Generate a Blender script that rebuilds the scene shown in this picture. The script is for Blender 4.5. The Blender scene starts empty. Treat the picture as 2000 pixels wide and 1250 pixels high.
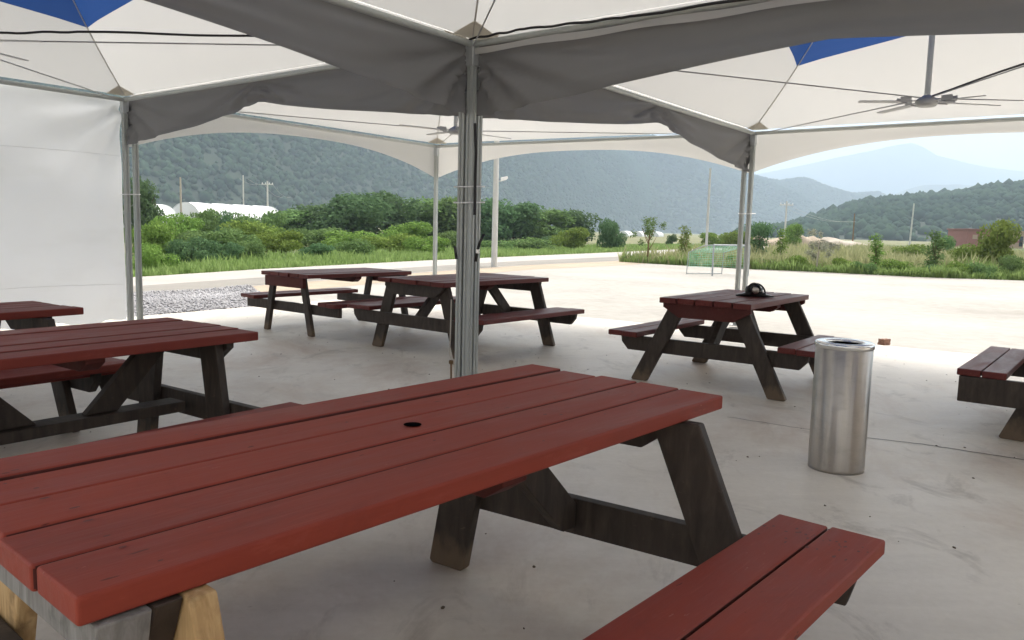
import bpy, bmesh, math, random
import numpy as np
from mathutils import Vector, Matrix
random.seed(7); RNG = np.random.default_rng(11)
SC = bpy.context.scene; COL = SC.collection
R = math.radians
# ------------------------------------------------------------------ camera
F, PITCH, ROLL, H = 1548.5486, 6.56452, 1.43561, 1.26235      # focal length in px of a 2000 px wide picture
_p, _r = R(PITCH), R(ROLL)
fw = Vector((0, math.cos(_p), -math.sin(_p))); rt = Vector((1, 0, 0)); up = rt.cross(fw)
rt2 = math.cos(_r)*rt + math.sin(_r)*up; up2 = -math.sin(_r)*rt + math.cos(_r)*up
CAM = Vector((0, 0, H))
def ray(px, py): return fw*F + rt2*(px-1000) - up2*(py-625)
def gp(px, py, z=0.0):
    """survey point: where the sight line through a pixel meets the level z"""
    v = ray(px, py); return CAM + v*((z-H)/v.z)
def dp(px, py, dist):
    """survey point at a known distance ahead"""
    v = ray(px, py); return CAM + v*(dist/v.y)
cd = bpy.data.cameras.new('camera'); cam = bpy.data.objects.new('camera', cd); COL.objects.link(cam)
cd.sensor_width = 36; cd.lens = F/2000*36; cd.clip_start = .05; cd.clip_end = 30000
M4 = Matrix.Identity(4)
for i in range(3):
    M4[i][0] = rt2[i]; M4[i][1] = up2[i]; M4[i][2] = -fw[i]; M4[i][3] = CAM[i]
cam.matrix_world = M4; SC.camera = cam
SC.render.resolution_x, SC.render.resolution_y = 1024, 640
# ------------------------------------------------------------------ helpers
class MB:
    def __init__(s): s.v = []; s.f = []; s.sm = []
    def add(s, vs, fs, smooth=False):
        o = len(s.v); s.v += [tuple(v) for v in vs]; s.f += [tuple(i+o for i in f) for f in fs]; s.sm += [smooth]*len(fs); return s
    def box(s, x0, x1, y0, y1, z0, z1, bev=0.0, seg=2, mat=None):
        bm = bmesh.new(); bmesh.ops.create_cube(bm, size=1)
        for v in bm.verts: v.co = Vector(((x0+x1)/2+v.co.x*(x1-x0), (y0+y1)/2+v.co.y*(y1-y0), (z0+z1)/2+v.co.z*(z1-z0)))
        if bev: bmesh.ops.bevel(bm, geom=bm.edges[:], offset=bev, segments=seg, profile=.5, affect='EDGES')
        if mat: bm.transform(mat)
        return s.bm(bm)
    def bm(s, bm, smooth=False):
        bm.verts.index_update()
        s.add([v.co[:] for v in bm.verts], [[v.index for v in f.verts] for f in bm.faces], smooth); bm.free(); return s
    def prism(s, poly, axis, a, b, bev=0.0, mat=None):
        """extrude a polygon (pairs) along axis 'x' (pairs are y,z), 'y' (x,z) or 'z' (x,y) from a to b"""
        def P(p, t): return {'x': (t, p[0], p[1]), 'y': (p[0], t, p[1]), 'z': (p[0], p[1], t)}[axis]
        bm = bmesh.new(); n = len(poly)
        A = [bm.verts.new(P(p, a)) for p in poly]; B = [bm.verts.new(P(p, b)) for p in poly]
        bm.faces.new(A); bm.faces.new(B[::-1])
        for i in range(n): bm.faces.new((A[i], B[i], B[(i+1) % n], A[(i+1) % n]))
        bmesh.ops.recalc_face_normals(bm, faces=bm.faces[:])
        if bev: bmesh.ops.bevel(bm, geom=bm.edges[:], offset=bev, segments=2, profile=.5, affect='EDGES')
        if mat: bm.transform(mat)
        return s.bm(bm)
    def tube(s, pts, r, n=10, cap=True, smooth=True):
        pts = [Vector(p) for p in pts]; rs = r if isinstance(r, (list, tuple)) else [r]*len(pts)
        vs = []; fs = []; prev = None
        for i, p in enumerate(pts):
            t = (pts[min(i+1, len(pts)-1)] - pts[max(i-1, 0)]).normalized()
            if prev is None:
                a = t.cross(Vector((0, 0, 1)));  a = a if a.length > 1e-3 else t.cross(Vector((1, 0, 0)))
            else: a = prev - t*prev.dot(t)
            a.normalize(); prev = a; b = t.cross(a)
            for k in range(n):
                q = 2*math.pi*k/n; vs.append(p + (a*math.cos(q)+b*math.sin(q))*rs[i])
        for i in range(len(pts)-1):
            for k in range(n): fs.append((i*n+k, i*n+(k+1) % n, (i+1)*n+(k+1) % n, (i+1)*n+k))
        s.add(vs, fs, smooth)
        if cap: s.add(vs[:n], [tuple(range(n))[::-1]]); s.add(vs[-n:], [tuple(range(n))])
        return s
    def lathe(s, prof, n=48, c=(0, 0), smooth=True):
        vs = []; fs = []
        for (r, z) in prof:
            for k in range(n):
                q = 2*math.pi*k/n; vs.append((c[0]+r*math.cos(q), c[1]+r*math.sin(q), z))
        for i in range(len(prof)-1):
            for k in range(n): fs.append((i*n+k, i*n+(k+1) % n, (i+1)*n+(k+1) % n, (i+1)*n+k))
        return s.add(vs, fs, smooth)
    def build(s, name, mat, parent=None):
        me = bpy.data.meshes.new(name); me.from_pydata(s.v, [], s.f); me.update()
        me.polygons.foreach_set('use_smooth', s.sm); 
        return link(name, me, mat, parent)
def link(name, me, mat, parent=None):
    if mat is not None and not me.materials: me.materials.append(mat)
    o = bpy.data.objects.new(name, me); COL.objects.link(o)
    if parent is not None: o.parent = parent
    return o
def npmesh(name, V, Fq, mat, parent=None, smooth=False):
    """fast mesh from numpy arrays; Fq is (n,3) or (n,4)"""
    me = bpy.data.meshes.new(name); n, k = Fq.shape
    me.vertices.add(len(V)); me.vertices.foreach_set('co', V.astype(np.float32).ravel())
    me.loops.add(n*k); me.loops.foreach_set('vertex_index', Fq.astype(np.int32).ravel())
    me.polygons.add(n); me.polygons.foreach_set('loop_start', np.arange(0, n*k, k, dtype=np.int32))
    me.polygons.foreach_set('use_smooth', np.full(n, smooth)); me.update(calc_edges=True); me.validate()
    return link(name, me, mat, parent)
def tag(o, label=None, cat=None, group=None, kind=None):
    if label: o['label'] = label
    if cat: o['category'] = cat
    if group: o['group'] = group
    if kind: o['kind'] = kind
    return o
def thing(name, label, cat, loc=(0, 0, 0), rz=0.0, group=None):
    o = bpy.data.objects.new(name, None); COL.objects.link(o); o.empty_display_size = .2
    o.location = loc; o.rotation_euler = (0, 0, rz); return tag(o, label, cat, group)
def copy_tree(o, parent=None):
    c = o.copy(); COL.objects.link(c); c.parent = parent
    for ch in list(o.children): copy_tree(ch, c)
    return c
# ------------------------------------------------------------------ materials
def newmat(name):
    m = bpy.data.materials.new(name); m.use_nodes = True; nt = m.node_tree
    for n in list(nt.nodes): nt.nodes.remove(n)
    out = nt.nodes.new('ShaderNodeOutputMaterial'); return m, nt, out
class NT:
    def __init__(s, nt): s.nt = nt
    def n(s, t, **kw):
        nd = s.nt.nodes.new('ShaderNode'+t)
        for k, v in kw.items():
            if k.startswith('i_'):
                nd.inputs[k[2:].replace('_', ' ')].default_value = v
            else: setattr(nd, k, v)
        return nd
    def l(s, a, b): s.nt.links.new(a, b)
    def noise(s, vec, scale, detail=4, rough=.55, dist=0.0):
        nd = s.n('TexNoise'); nd.inputs['Scale'].default_value = scale; nd.inputs['Detail'].default_value = detail
        nd.inputs['Roughness'].default_value = rough; nd.inputs['Distortion'].default_value = dist
        if vec is not None: s.l(vec, nd.inputs['Vector'])
        return nd.outputs['Fac']
    def ramp(s, fac, stops):
        nd = s.n('ValToRGB'); cr = nd.color_ramp
        while len(cr.elements) > 1: cr.elements.remove(cr.elements[0])
        cr.elements[0].position = stops[0][0]; cr.elements[0].color = (*stops[0][1], 1)
        for p, c in stops[1:]:
            e = cr.elements.new(p); e.color = (*c, 1)
        s.l(fac, nd.inputs['Fac']); return nd.outputs['Color']
    def mix(s, fac, a, b, mode='MIX'):
        nd = s.n('MixRGB', blend_type=mode)
        for sock, val in ((nd.inputs['Fac'], fac), (nd.inputs['Color1'], a), (nd.inputs['Color2'], b)):
            if isinstance(val, (int, float)): sock.default_value = val
            elif isinstance(val, tuple): sock.default_value = (*val, 1)
            else: s.l(val, sock)
        return nd.outputs['Color']
    def math(s, op, a, b=None, clamp=False):
        nd = s.n('Math', operation=op, use_clamp=clamp)
        for i, v in enumerate((a, b)):
            if v is None: continue
            if isinstance(v, (int, float)): nd.inputs[i].default_value = v
            else: s.l(v, nd.inputs[i])
        return nd.outputs[0]
    def coords(s, kind='Object', scale=(1, 1, 1)):
        tc = s.n('TexCoord'); mp = s.n('Mapping'); mp.inputs['Scale'].default_value = scale
        s.l(tc.outputs[kind], mp.inputs['Vector']); return mp.outputs['Vector']
    def bump(s, h, strength, dist=.01):
        nd = s.n('Bump'); nd.inputs['Strength'].default_value = strength; nd.inputs['Distance'].default_value = dist
        s.l(h, nd.inputs['Height']); return nd.outputs['Normal']
def grey(c): return (c, c, c)
def principled(g, out, col, rough=.6, metal=0.0, normal=None, spec=.5):
    p = g.n('BsdfPrincipled')
    if isinstance(col, tuple): p.inputs['Base Color'].default_value = (*col, 1)
    else: g.l(col, p.inputs['Base Color'])
    if isinstance(rough, (int, float)): p.inputs['Roughness'].default_value = rough
    else: g.l(rough, p.inputs['Roughness'])
    p.inputs['Metallic'].default_value = metal; p.inputs['Specular IOR Level'].default_value = spec
    if normal is not None: g.l(normal, p.inputs['Normal'])
    g.l(p.outputs[0], out.inputs['Surface']); return p
def mat_paintwood(name, c1, c2, worn, rough=.5, wear=.66, knots=True):
    m, nt, out = newmat(name); g = NT(nt)
    v = g.coords('Object', (1.2, 14, 14)); oi = g.n('ObjectInfo')
    add = g.n('VectorMath', operation='ADD'); g.l(v, add.inputs[0]); g.l(oi.outputs['Random'], add.inputs[1]); v = add.outputs[0]
    geo = g.n('NewGeometry')
    grain = g.noise(v, 3.0, 6, .6, .4)
    broad = g.math('MULTIPLY', g.math('SUBTRACT', g.noise(g.coords('Object', (1, 3.5, 3)), 2.0, 6, .65, .6), .28), 2.2, True)
    col = g.mix(broad, c1, c2)
    col = g.mix(g.math('MULTIPLY', geo.outputs['Random Per Island'], .45), col, tuple(x*.82 for x in c1))
    col = g.mix(g.math('MULTIPLY', g.ramp(grain, [(.35, grey(1)), (.5, grey(0))]), .35), col, tuple(x*.7 for x in c2))
    scf = g.ramp(g.noise(g.coords('Object', (2.2, 30, 8)), 2.4, 6, .7, .3), [(.57, grey(0)), (.75, grey(1))])
    col = g.mix(g.math('MULTIPLY', scf, .35), col, tuple(min(1, x*1.25+.05) for x in c2))
    drt = g.ramp(g.noise(g.coords('Object', (1.4, 2.6, 2)), 1.6, 7, .7, .8), [(.55, grey(0)), (.78, grey(1))])
    col = g.mix(g.math('MULTIPLY', drt, .5), col, tuple(x*.45+.01 for x in c1))
    chips = g.noise(g.coords('Object', (8, 26, 26)), 2.6, 5, .62, .2)
    chipf = g.ramp(chips, [(wear, grey(0)), (wear+.035, grey(1))])
    col = g.mix(g.math('MULTIPLY', chipf, .75), col, worn)
    if knots:
        kn = g.noise(g.coords('Object', (9, 34, 34)), 1.3, 2, .5, .0)
        kf = g.ramp(kn, [(.735, grey(0)), (.76, grey(1))])
        col = g.mix(g.math('MULTIPLY', kf, .8), col, tuple(x*.3 for x in c1))
    ro = g.math('ADD', g.math('MULTIPLY', broad, .25), rough-.1)
    nrm = g.bump(g.math('ADD', grain, g.math('MULTIPLY', chipf, -.5)), .35, .004)
    principled(g, out, col, ro, 0, nrm, .22); return m
def mat_darkwood(name):
    m, nt, out = newmat(name); g = NT(nt)
    v = g.coords('Object', (9, 9, 2.2)); grain = g.noise(v, 3.0, 6, .62, .5)
    col = g.ramp(grain, [(.3, (.026, .019, .014)), (.6, (.054, .040, .031)), (.8, (.090, .067, .050))])
    # bare, scuffed feet
    tc = g.n('TexCoord'); sep = g.n('SeparateXYZ'); g.l(tc.outputs['Object'], sep.inputs[0])
    ed = g.math('ADD', sep.outputs['Z'], g.math('MULTIPLY', g.noise(g.coords('Object', (6, 6, 3)), 3, 4), .25))
    f = g.ramp(ed, [(.17, grey(1)), (.26, grey(0))])
    col = g.mix(g.math('MULTIPLY', f, .8), col, (.15, .105, .066))
    sc = g.ramp(g.noise(g.coords('Object', (4, 4, 7)), 5, 6, .7), [(.64, grey(0)), (.7, grey(1))])
    col = g.mix(g.math('MULTIPLY', sc, .4), col, (.16, .12, .085))
    principled(g, out, col, .62, 0, g.bump(grain, .4, .004), .35); return m
def mat_barewood(name, a, b, c):
    m, nt, out = newmat(name); g = NT(nt)
    grain = g.noise(g.coords('Object', (14, 14, 1.6)), 3, 6, .6, .8)
    col = g.ramp(grain, [(.3, a), (.52, b), (.72, c)])
    st = g.ramp(g.noise(g.coords('Object', (3, 3, 3)), 4, 5, .6), [(.55, grey(0)), (.66, grey(1))])
    col = g.mix(g.math('MULTIPLY', st, .5), col, tuple(x*.35 for x in a))
    principled(g, out, col, .7, 0, g.bump(grain, .4, .004), .3); return m
def mat_metal(name, col, rough, metal=1.0, streak=0.0, z=.3, dirt=0.0):
    m, nt, out = newmat(name); g = NT(nt)
    n = g.noise(g.coords('Object', (40, 40, z)), 4, 4)
    c = g.mix(n, tuple(x*(1-.25*streak) for x in col), tuple(min(1, x*(1+.2*streak)) for x in col))
    if dirt:
        d = g.ramp(g.noise(g.coords('Object', (9, 9, 1.5)), 3, 6, .65), [(.5, grey(0)), (.72, grey(1))])
        c = g.mix(g.math('MULTIPLY', d, dirt), c, (.12, .1, .085))
    ro = g.math('ADD', rough-.06, g.math('MULTIPLY', n, .14))
    principled(g, out, c, ro, metal); return m
def mat_plain(name, col, rough=.6, var=.15, scale=8, spec=.4, bump=0.0):
    m, nt, out = newmat(name); g = NT(nt); n = g.noise(g.coords(), scale, 5)
    c = g.mix(n, tuple(x*(1-var) for x in col), tuple(min(1, x*(1+var)) for x in col))
    principled(g, out, c, rough, 0, g.bump(n, bump, .01) if bump else None, spec); return m
def mat_fabric(name, col, trans, tcol=None, var=.06, stain=None, stain_amt=.3):
    m, nt, out = newmat(name); g = NT(nt)
    n = g.noise(g.coords('Object', (1, 1, 1)), 1.3, 6, .6)
    c = g.mix(n, tuple(x*(1-var) for x in col), tuple(min(.95, x*(1+var)) for x in col))
    if stain:
        sf = g.ramp(g.noise(g.coords('Object', (1, 1, 3)), 1.1, 7, .66), [(.52, grey(0)), (.75, grey(1))])
        c = g.mix(g.math('MULTIPLY', sf, stain_amt), c, stain)
    weave = g.noise(g.coords('Object', (1, 1, 1)), 5, 4)
    nrm = g.bump(weave, .12, .02)
    d = g.n('BsdfDiffuse'); t = g.n('BsdfTranslucent'); mx = g.n('MixShader'); mx.inputs[0].default_value = trans
    g.l(c, d.inputs['Color']); g.l(nrm, d.inputs['Normal'])
    if tcol: t.inputs['Color'].default_value = (*tcol, 1)
    else: g.l(c, t.inputs['Color'])
    g.l(d.outputs[0], mx.inputs[1]); g.l(t.outputs[0], mx.inputs[2])
    gl = g.n('BsdfGlossy'); gl.inputs['Roughness'].default_value = .45; gl.inputs['Color'].default_value = (.8, .8, .8, 1)
    m2 = g.n('MixShader'); m2.inputs[0].default_value = .03
    g.l(mx.outputs[0], m2.inputs[1]); g.l(gl.outputs[0], m2.inputs[2])
    g.l(m2.outputs[0], out.inputs['Surface']); return m
def mat_leaf(name, dark, light, trans=.3, far=False):
    m, nt, out = newmat(name); g = NT(nt)
    geo = g.n('NewGeometry'); oi = g.n('ObjectInfo')
    cl = g.noise(g.coords('Object', (1, 1, 1)), .55 if not far else .016, 4)
    wa, wb = (.26, .95) if far else (.55, .5); cl2 = g.math('ADD', cl, -.12) if far else cl
    f = g.math('ADD', g.math('MULTIPLY', geo.outputs['Random Per Island'], wa), g.math('MULTIPLY', cl2, wb), True)
    c = g.ramp(f, [(.1, dark), (.9, light)])
    hs = g.n('HueSaturation'); g.l(c, hs.inputs['Color'])
    g.l(g.math('ADD', .485, g.math('MULTIPLY', oi.outputs['Random'], .03)), hs.inputs['Hue'])
    g.l(g.math('ADD', .85, g.math('MULTIPLY', oi.outputs['Random'], .3)), hs.inputs['Value'])
    d = g.n('BsdfDiffuse'); t = g.n('BsdfTranslucent'); mx = g.n('MixShader'); mx.inputs[0].default_value = trans
    g.l(hs.outputs[0], d.inputs['Color']); g.l(hs.outputs[0], t.inputs['Color'])
    g.l(d.outputs[0], mx.inputs[1]); g.l(t.outputs[0], mx.inputs[2])
    g.l(mx.outputs[0], out.inputs['Surface']); return m
def mat_slab():
    m, nt, out = newmat('slab_concrete'); g = NT(nt)
    broad = g.noise(g.coords('Object', (1, 1, 1)), .8, 6, .6, .3)
    fine = g.noise(g.coords('Object', (1, 1, 1)), 28, 5, .65)
    trowel = g.noise(g.coords('Object', (.7, 3.0, 1)), 1.7, 6, .62, .7)
    c = g.ramp(broad, [(.32, (.50, .445, .36)), (.5, (.64, .585, .495)), (.66, (.71, .66, .575))])
    c = g.mix(.35, c, g.ramp(trowel, [(.32, (.50, .445, .37)), (.66, (.73, .68, .60))]))
    rust = g.ramp(g.noise(g.coords('Object', (1, .6, 1)), .75, 7, .68, .5), [(.50, grey(0)), (.68, grey(1))])
    c = g.mix(g.math('MULTIPLY', rust, .75), c, (.42, .30, .21))
    dk = g.ramp(g.noise(g.coords('Object', (1.5, .8, 1)), 2.1, 7, .7, .8), [(.55, grey(0)), (.68, grey(1))])
    c = g.mix(g.math('MULTIPLY', dk, .55), c, (.27, .225, .172))
    spots = g.ramp(g.noise(g.coords('Object', (3, 6, 1)), 4.5, 3, .5), [(.76, grey(0)), (.79, grey(1))])
    c = g.mix(g.math('MULTIPLY', spots, .6), c, (.13, .11, .095))
    c = g.mix(.12, c, g.ramp(fine, [(.3, grey(.2)), (.7, grey(.6))]))
    principled(g, out, c, g.math('ADD', .36, g.math('MULTIPLY', trowel, .30)), 0, g.bump(g.math('ADD', fine, trowel), .12, .006), .6); return m
def mat_ground(name, stops, s1=.2, s2=3, rough=.9, stain=None):
    m, nt, out = newmat(name); g = NT(nt)
    a = g.noise(g.coords(), s1, 6, .6, .3); b = g.noise(g.coords(), s2, 6, .65)
    f = g.math('ADD', g.math('MULTIPLY', a, .6), g.math('MULTIPLY', b, .4))
    c = g.ramp(f, stops)
    if stain:
        st = g.ramp(g.noise(g.coords('Object', (1, 1.6, 1)), .35, 7, .68, .6), [(.58, grey(0)), (.74, grey(1))])
        c = g.mix(g.math('MULTIPLY', st, .5), c, stain)
    principled(g, out, c, rough, 0, g.bump(b, .3, .02), .25); return m
MAT = {}
MAT['red'] = mat_paintwood('red_paint', (.255, .042, .026), (.325, .060, .034), (.40, .17, .12), .56, .70)
MAT['red_mid'] = mat_paintwood('brown_red_paint', (.175, .031, .022), (.225, .043, .029), (.32, .15, .11), .52, .70)
MAT['red_old'] = mat_paintwood('old_red_paint', (.115, .025, .022), (.155, .034, .029), (.24, .12, .09), .45, .69)
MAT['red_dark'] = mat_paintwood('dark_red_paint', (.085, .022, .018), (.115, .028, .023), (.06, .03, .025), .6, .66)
MAT['nail'] = mat_plain('painted_nail', (.12, .026, .02), .6)
MAT['dark'] = mat_darkwood('brown_stain')
MAT['yellow'] = mat_barewood('bare_pine', (.38, .23, .10), (.52, .34, .16), (.60, .42, .23))
MAT['greywood'] = mat_barewood('weathered_pine', (.16, .15, .14), (.24, .23, .215), (.32, .31, .29))
MAT['steel'] = mat_metal('brushed_steel', (.50, .465, .42), .36, 1.0, .10, .02)
def mat_brushed():
    m, nt, out = newmat('brushed_steel_sheet'); g = NT(nt); p = g.n('BsdfPrincipled'); t = g.n('Tangent', direction_type='RADIAL', axis='Z')
    n = g.noise(g.coords('Object', (30, 30, .4)), 5, 4); sm = g.ramp(g.noise(g.coords('Object', (3, 3, 5)), 3, 6, .7), [(.5, grey(0)), (.7, grey(1))])
    g.l(g.mix(g.math('MULTIPLY', sm, .35), g.mix(n, (.42, .388, .35), (.50, .465, .43)), (.32, .295, .26)), p.inputs['Base Color'])
    p.inputs['Metallic'].default_value = 1; p.inputs['Anisotropic'].default_value = .9; p.inputs['Anisotropic Rotation'].default_value = 0.25
    g.l(g.math('ADD', .30, g.math('MULTIPLY', sm, .10)), p.inputs['Roughness'])
    g.l(t.outputs[0], p.inputs['Tangent']); g.l(p.outputs[0], out.inputs['Surface']); return m
MAT['brushed'] = mat_brushed()
MAT['chrome'] = mat_metal('polished_steel', (.80, .80, .79), .18, 1.0, .0)
MAT['alu'] = mat_metal('dull_aluminium', (.44, .46, .44), .45, .25, .04, .3, .10)
MAT['fan'] = mat_metal('fan_grey', (.44, .445, .45), .45, .3, .1)
MAT['galv'] = mat_metal('galvanised_tube', (.52, .54, .54), .45, .6, .3, 1, .2)
MAT['black'] = mat_plain('black_plastic', (.012, .012, .012), .3, .2, 30, .6)
MAT['blackrub'] = mat_plain('black_cable', (.015, .014, .014), .5, .2)
MAT['hole'] = mat_plain('hole_black', (.003, .003, .003), 1.0, .2, 8, 0.0)  # plain black that colours in the dark of openings
MAT['white'] = mat_fabric('white_pvc', (.62, .61, .59), .40, (.425, .423, .413), .03)
MAT['valance'] = mat_fabric('white_valance', (.60, .585, .56), .45, (.48, .467, .44), .04, (.5, .46, .38), .25)
MAT['wall'] = mat_fabric('white_sheet', (.80, .80, .80), .50, None, .03, (.66, .65, .62), .3)
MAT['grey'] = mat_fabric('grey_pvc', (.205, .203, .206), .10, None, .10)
MAT['blue'] = mat_fabric('blue_pvc', (.016, .052, .18), .40, None, .08)
MAT['patch'] = mat_fabric('stained_corner', (.58, .53, .45), .40, (.38, .35, .295), .15)
MAT['weld'] = mat_plain('wall_weld', (.66, .66, .66), .6)
MAT['seam'] = mat_plain('welded_seam', (.42, .40, .37), .6)
MAT['rope'] = mat_plain('grey_rope', (.45, .42, .37), .9)
MAT['wire'] = mat_plain('steel_wire', (.33, .33, .33), .5)
MAT['slab'] = mat_slab()
MAT['lot'] = mat_ground('pale_concrete', [(.3, (.23, .217, .195)), (.5, (.315, .301, .275)), (.7, (.37, .357, .332))], .25, 5, .9, (.17, .148, .12))
MAT['road'] = mat_ground('road_concrete', [(.3, (.29, .272, .247)), (.7, (.38, .362, .335))], .4, 5)
MAT['shoulder'] = mat_ground('road_shoulder', [(.3, (.17, .16, .145)), (.7, (.25, .235, .21))], .4, 5)
MAT['soil'] = mat_ground('ground_soil', [(.3, (.09, .10, .045)), (.5, (.13, .135, .06)), (.7, (.20, .17, .09))], .08, 1.5)
MAT['verge'] = mat_ground('verge_soil', [(.3, (.05, .075, .02)), (.7, (.09, .12, .035))], .3, 3)
MAT['sand'] = mat_ground('bare_earth', [(.3, (.28, .228, .168)), (.7, (.37, .308, .238))], .2, 3)
MAT['gravelbed'] = mat_ground('gravel_bed', [(.3, (.27, .265, .275)), (.7, (.33, .325, .335))], 2, 9)
MAT['stone'] = mat_plain('grey_stone', (.33, .325, .335), .85, .12, 3)
MAT['rubble'] = mat_plain('broken_concrete', (.33, .29, .24), .9, .3, .4)
MAT['brick'] = mat_plain('red_brick', (.27, .15, .11), .9, .35, 25, .3, .5)
MAT['concrete'] = mat_plain('pole_concrete', (.52, .52, .50), .8, .15, 3)
MAT['lamp'] = mat_plain('lamp_white', (.8, .8, .8), .4)
MAT['film'] = mat_plain('greenhouse_film', (.66, .68, .69), .4, .05, .3)
MAT['bark'] = mat_plain('bark', (.10, .075, .05), .9, .3, 6, .2, .5)
MAT['palebark'] = mat_plain('pale_bark', (.40, .36, .30), .9, .25, 6, .2, .5)
MAT['stem'] = mat_plain('brown_stem', (.16, .10, .05), .9, .3, 6)
MAT['leaf_dark'] = mat_leaf('leaves_dark', (.058, .110, .056), (.135, .220, .100))
MAT['leaf_mid'] = mat_leaf('leaves_mid', (.078, .140, .052), (.190, .295, .108))
MAT['leaf_bright'] = mat_leaf('leaves_bright', (.09, .155, .033), (.235, .34, .088))
MAT['leaf_yellow'] = mat_leaf('leaves_yellow', (.10, .15, .035), (.23, .30, .08))
MAT['leaf_grey'] = mat_leaf('leaves_grey', (.16, .17, .12), (.36, .36, .28))
MAT['grass'] = mat_leaf('grass_green', (.13, .20, .055), (.31, .40, .145), .35)
MAT['grass_dry'] = mat_leaf('grass_dry', (.21, .235, .105), (.43, .43, .24), .35)
MAT['forest'] = mat_leaf('forest', (.010, .023, .015), (.042, .066, .038), 0.0, True)
MAT['hill'] = mat_ground('hill_green', [(.3, (.008, .017, .009)), (.7, (.018, .032, .015))], .02, .15)
MAT['tile'] = mat_plain('brick_red_wall', (.30, .13, .11), .8, .15, .5)
MAT['beige'] = mat_plain('beige_wall', (.40, .30, .22), .8, .1, .5)
MAT['window'] = mat_plain('dark_window', (.03, .035, .045), .2)
MAT['net'] = mat_plain('green_net', (.22, .50, .38), .7)
MAT['goalgrey'] = mat_plain('goal_tube', (.33, .36, .38), .5)
# ------------------------------------------------------------------ sky and sun
W = bpy.data.worlds.new('World'); SC.world = W; W.use_nodes = True; wn = W.node_tree
bg = wn.nodes['Background']; sky = wn.nodes.new('ShaderNodeTexSky'); sky.sky_type = 'NISHITA'; sky.sun_disc = False
SUN_EL, SUN_AZ = 58, 35
sky.sun_elevation = R(SUN_EL); sky.sun_rotation = R(SUN_AZ); sky.air_density = 1.0; sky.dust_density = 6.0; sky.ozone_density = 1.0
hs = wn.nodes.new('ShaderNodeHueSaturation'); hs.inputs['Saturation'].default_value = .14     # thin white overcast
wn.links.new(sky.outputs[0], hs.inputs['Color']); tn = wn.nodes.new('ShaderNodeMixRGB'); tn.blend_type = 'MULTIPLY'; tn.inputs['Fac'].default_value = 1; tn.inputs['Color2'].default_value = (1.0, .958, .90, 1)
wn.links.new(hs.outputs[0], tn.inputs['Color1']); wn.links.new(tn.outputs[0], bg.inputs['Color'])
bg.inputs['Strength'].default_value = .15
sl = bpy.data.lights.new('sun', 'SUN'); so = bpy.data.objects.new('sun', sl); COL.objects.link(so)
sl.energy = 1.5; sl.angle = R(25); sl.color = (1, .96, .9)
sd = Vector((math.sin(R(SUN_AZ))*math.cos(R(SUN_EL)), math.cos(R(SUN_AZ))*math.cos(R(SUN_EL)), math.sin(R(SUN_EL))))
so.rotation_euler = sd.to_track_quat('Z', 'Y').to_euler(); so.location = (0, 0, 60)
SC.view_settings.view_transform = 'Standard'; SC.view_settings.look = 'None'; SC.view_settings.gamma = 1
SC.view_settings.exposure = 1.52
SC.render.engine = 'CYCLES'; SC.cycles.use_denoising = True; SC.cycles.max_bounces = 8; SC.cycles.diffuse_bounces = 5
SC.cycles.transmission_bounces = 6; SC.cycles.transparent_max_bounces = 16; SC.cycles.volume_bounces = 1
# ------------------------------------------------------------------ ground, slab, road
def sheet(name, pts, z, mat, kind='structure', th=0.0):
    m = MB()
    if th: m.prism([(p[0], p[1]) for p in pts], 'z', z-th, z)
    else: m.add([(p[0], p[1], z) for p in pts], [tuple(range(len(pts)))])
    o = m.build(name, mat); tag(o, kind=kind); return o
def flip(o):
    o.data.flip_normals(); return o
sheet('ground', [(-8000, -250), (8000, -250), (8000, 6950), (-8000, 6950)], -.09, MAT['soil'])
ROAD_FAR = [(-30, -30), (-14, 4), (-8.35, 18.0), (-6.99, 22), (-3.83, 29.3), (-.08, 37), (6.2, 49.1), (13.4, 63.8), (30, 96), (70, 170)]
ROAD_NEAR = [(-26, -32), (-11, 3), (-6.4, 13.8), (-5.24, 16.1), (-2.7, 22), (-.05, 27.7), (4.4, 34.5), (9.57, 44.1), (26, 76), (66, 150)]
lot_pts = [(-26, -32), (-11, 3), (-6.4, 13.8), (-5.24, 16.1), (-2.7, 22), (-.05, 27.7), (4.3, 34.2), (5.47, 33.0), (9.16, 29.8), (11.1, 28.9), (13.85, 26.9), (17.1, 26.5), (24, 25), (40, 21), (40, -40), (-26, -40)]
sheet('lot', lot_pts, -.03, MAT['lot'])
def ribbon(name, A, B, z, mat):
    n = min(len(A), len(B)); m = MB()
    m.add([(*a, z) for a in A[:n]]+[(*b, z) for b in B[:n]], [(i, i+n, i+n+1, i+1) for i in range(n-1)])
    return tag(m.build(name, mat), kind='structure')
def lerp2(A, B, t): return [(a[0]+(b[0]-a[0])*t, a[1]+(b[1]-a[1])*t) for a, b in zip(A, B)]
def resample(L, n):
    d = [0]
    for a, b in zip(L, L[1:]): d.append(d[-1]+math.dist(a, b))
    o = []
    for k in range(n):
        s = d[-1]*k/(n-1)
        for i in range(len(L)-1):
            if s <= d[i+1]+1e-9:
                t = (s-d[i])/(d[i+1]-d[i]); o.append((L[i][0]+(L[i+1][0]-L[i][0])*t, L[i][1]+(L[i+1][1]-L[i][1])*t)); break
    return o
RF, RN = resample(ROAD_FAR, 60), resample(ROAD_NEAR, 60)
ribbon('road', RF, RN, -.022, MAT['road'])
ribbon('road_shoulder', lerp2(RF, RN, .60), lerp2(RF, RN, .97), -.017, MAT['shoulder'])
ribbon('earth_strip', lerp2(RF, RN, .97), lerp2(RF, RN, 1.35), -.026, MAT['sand'])
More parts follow.
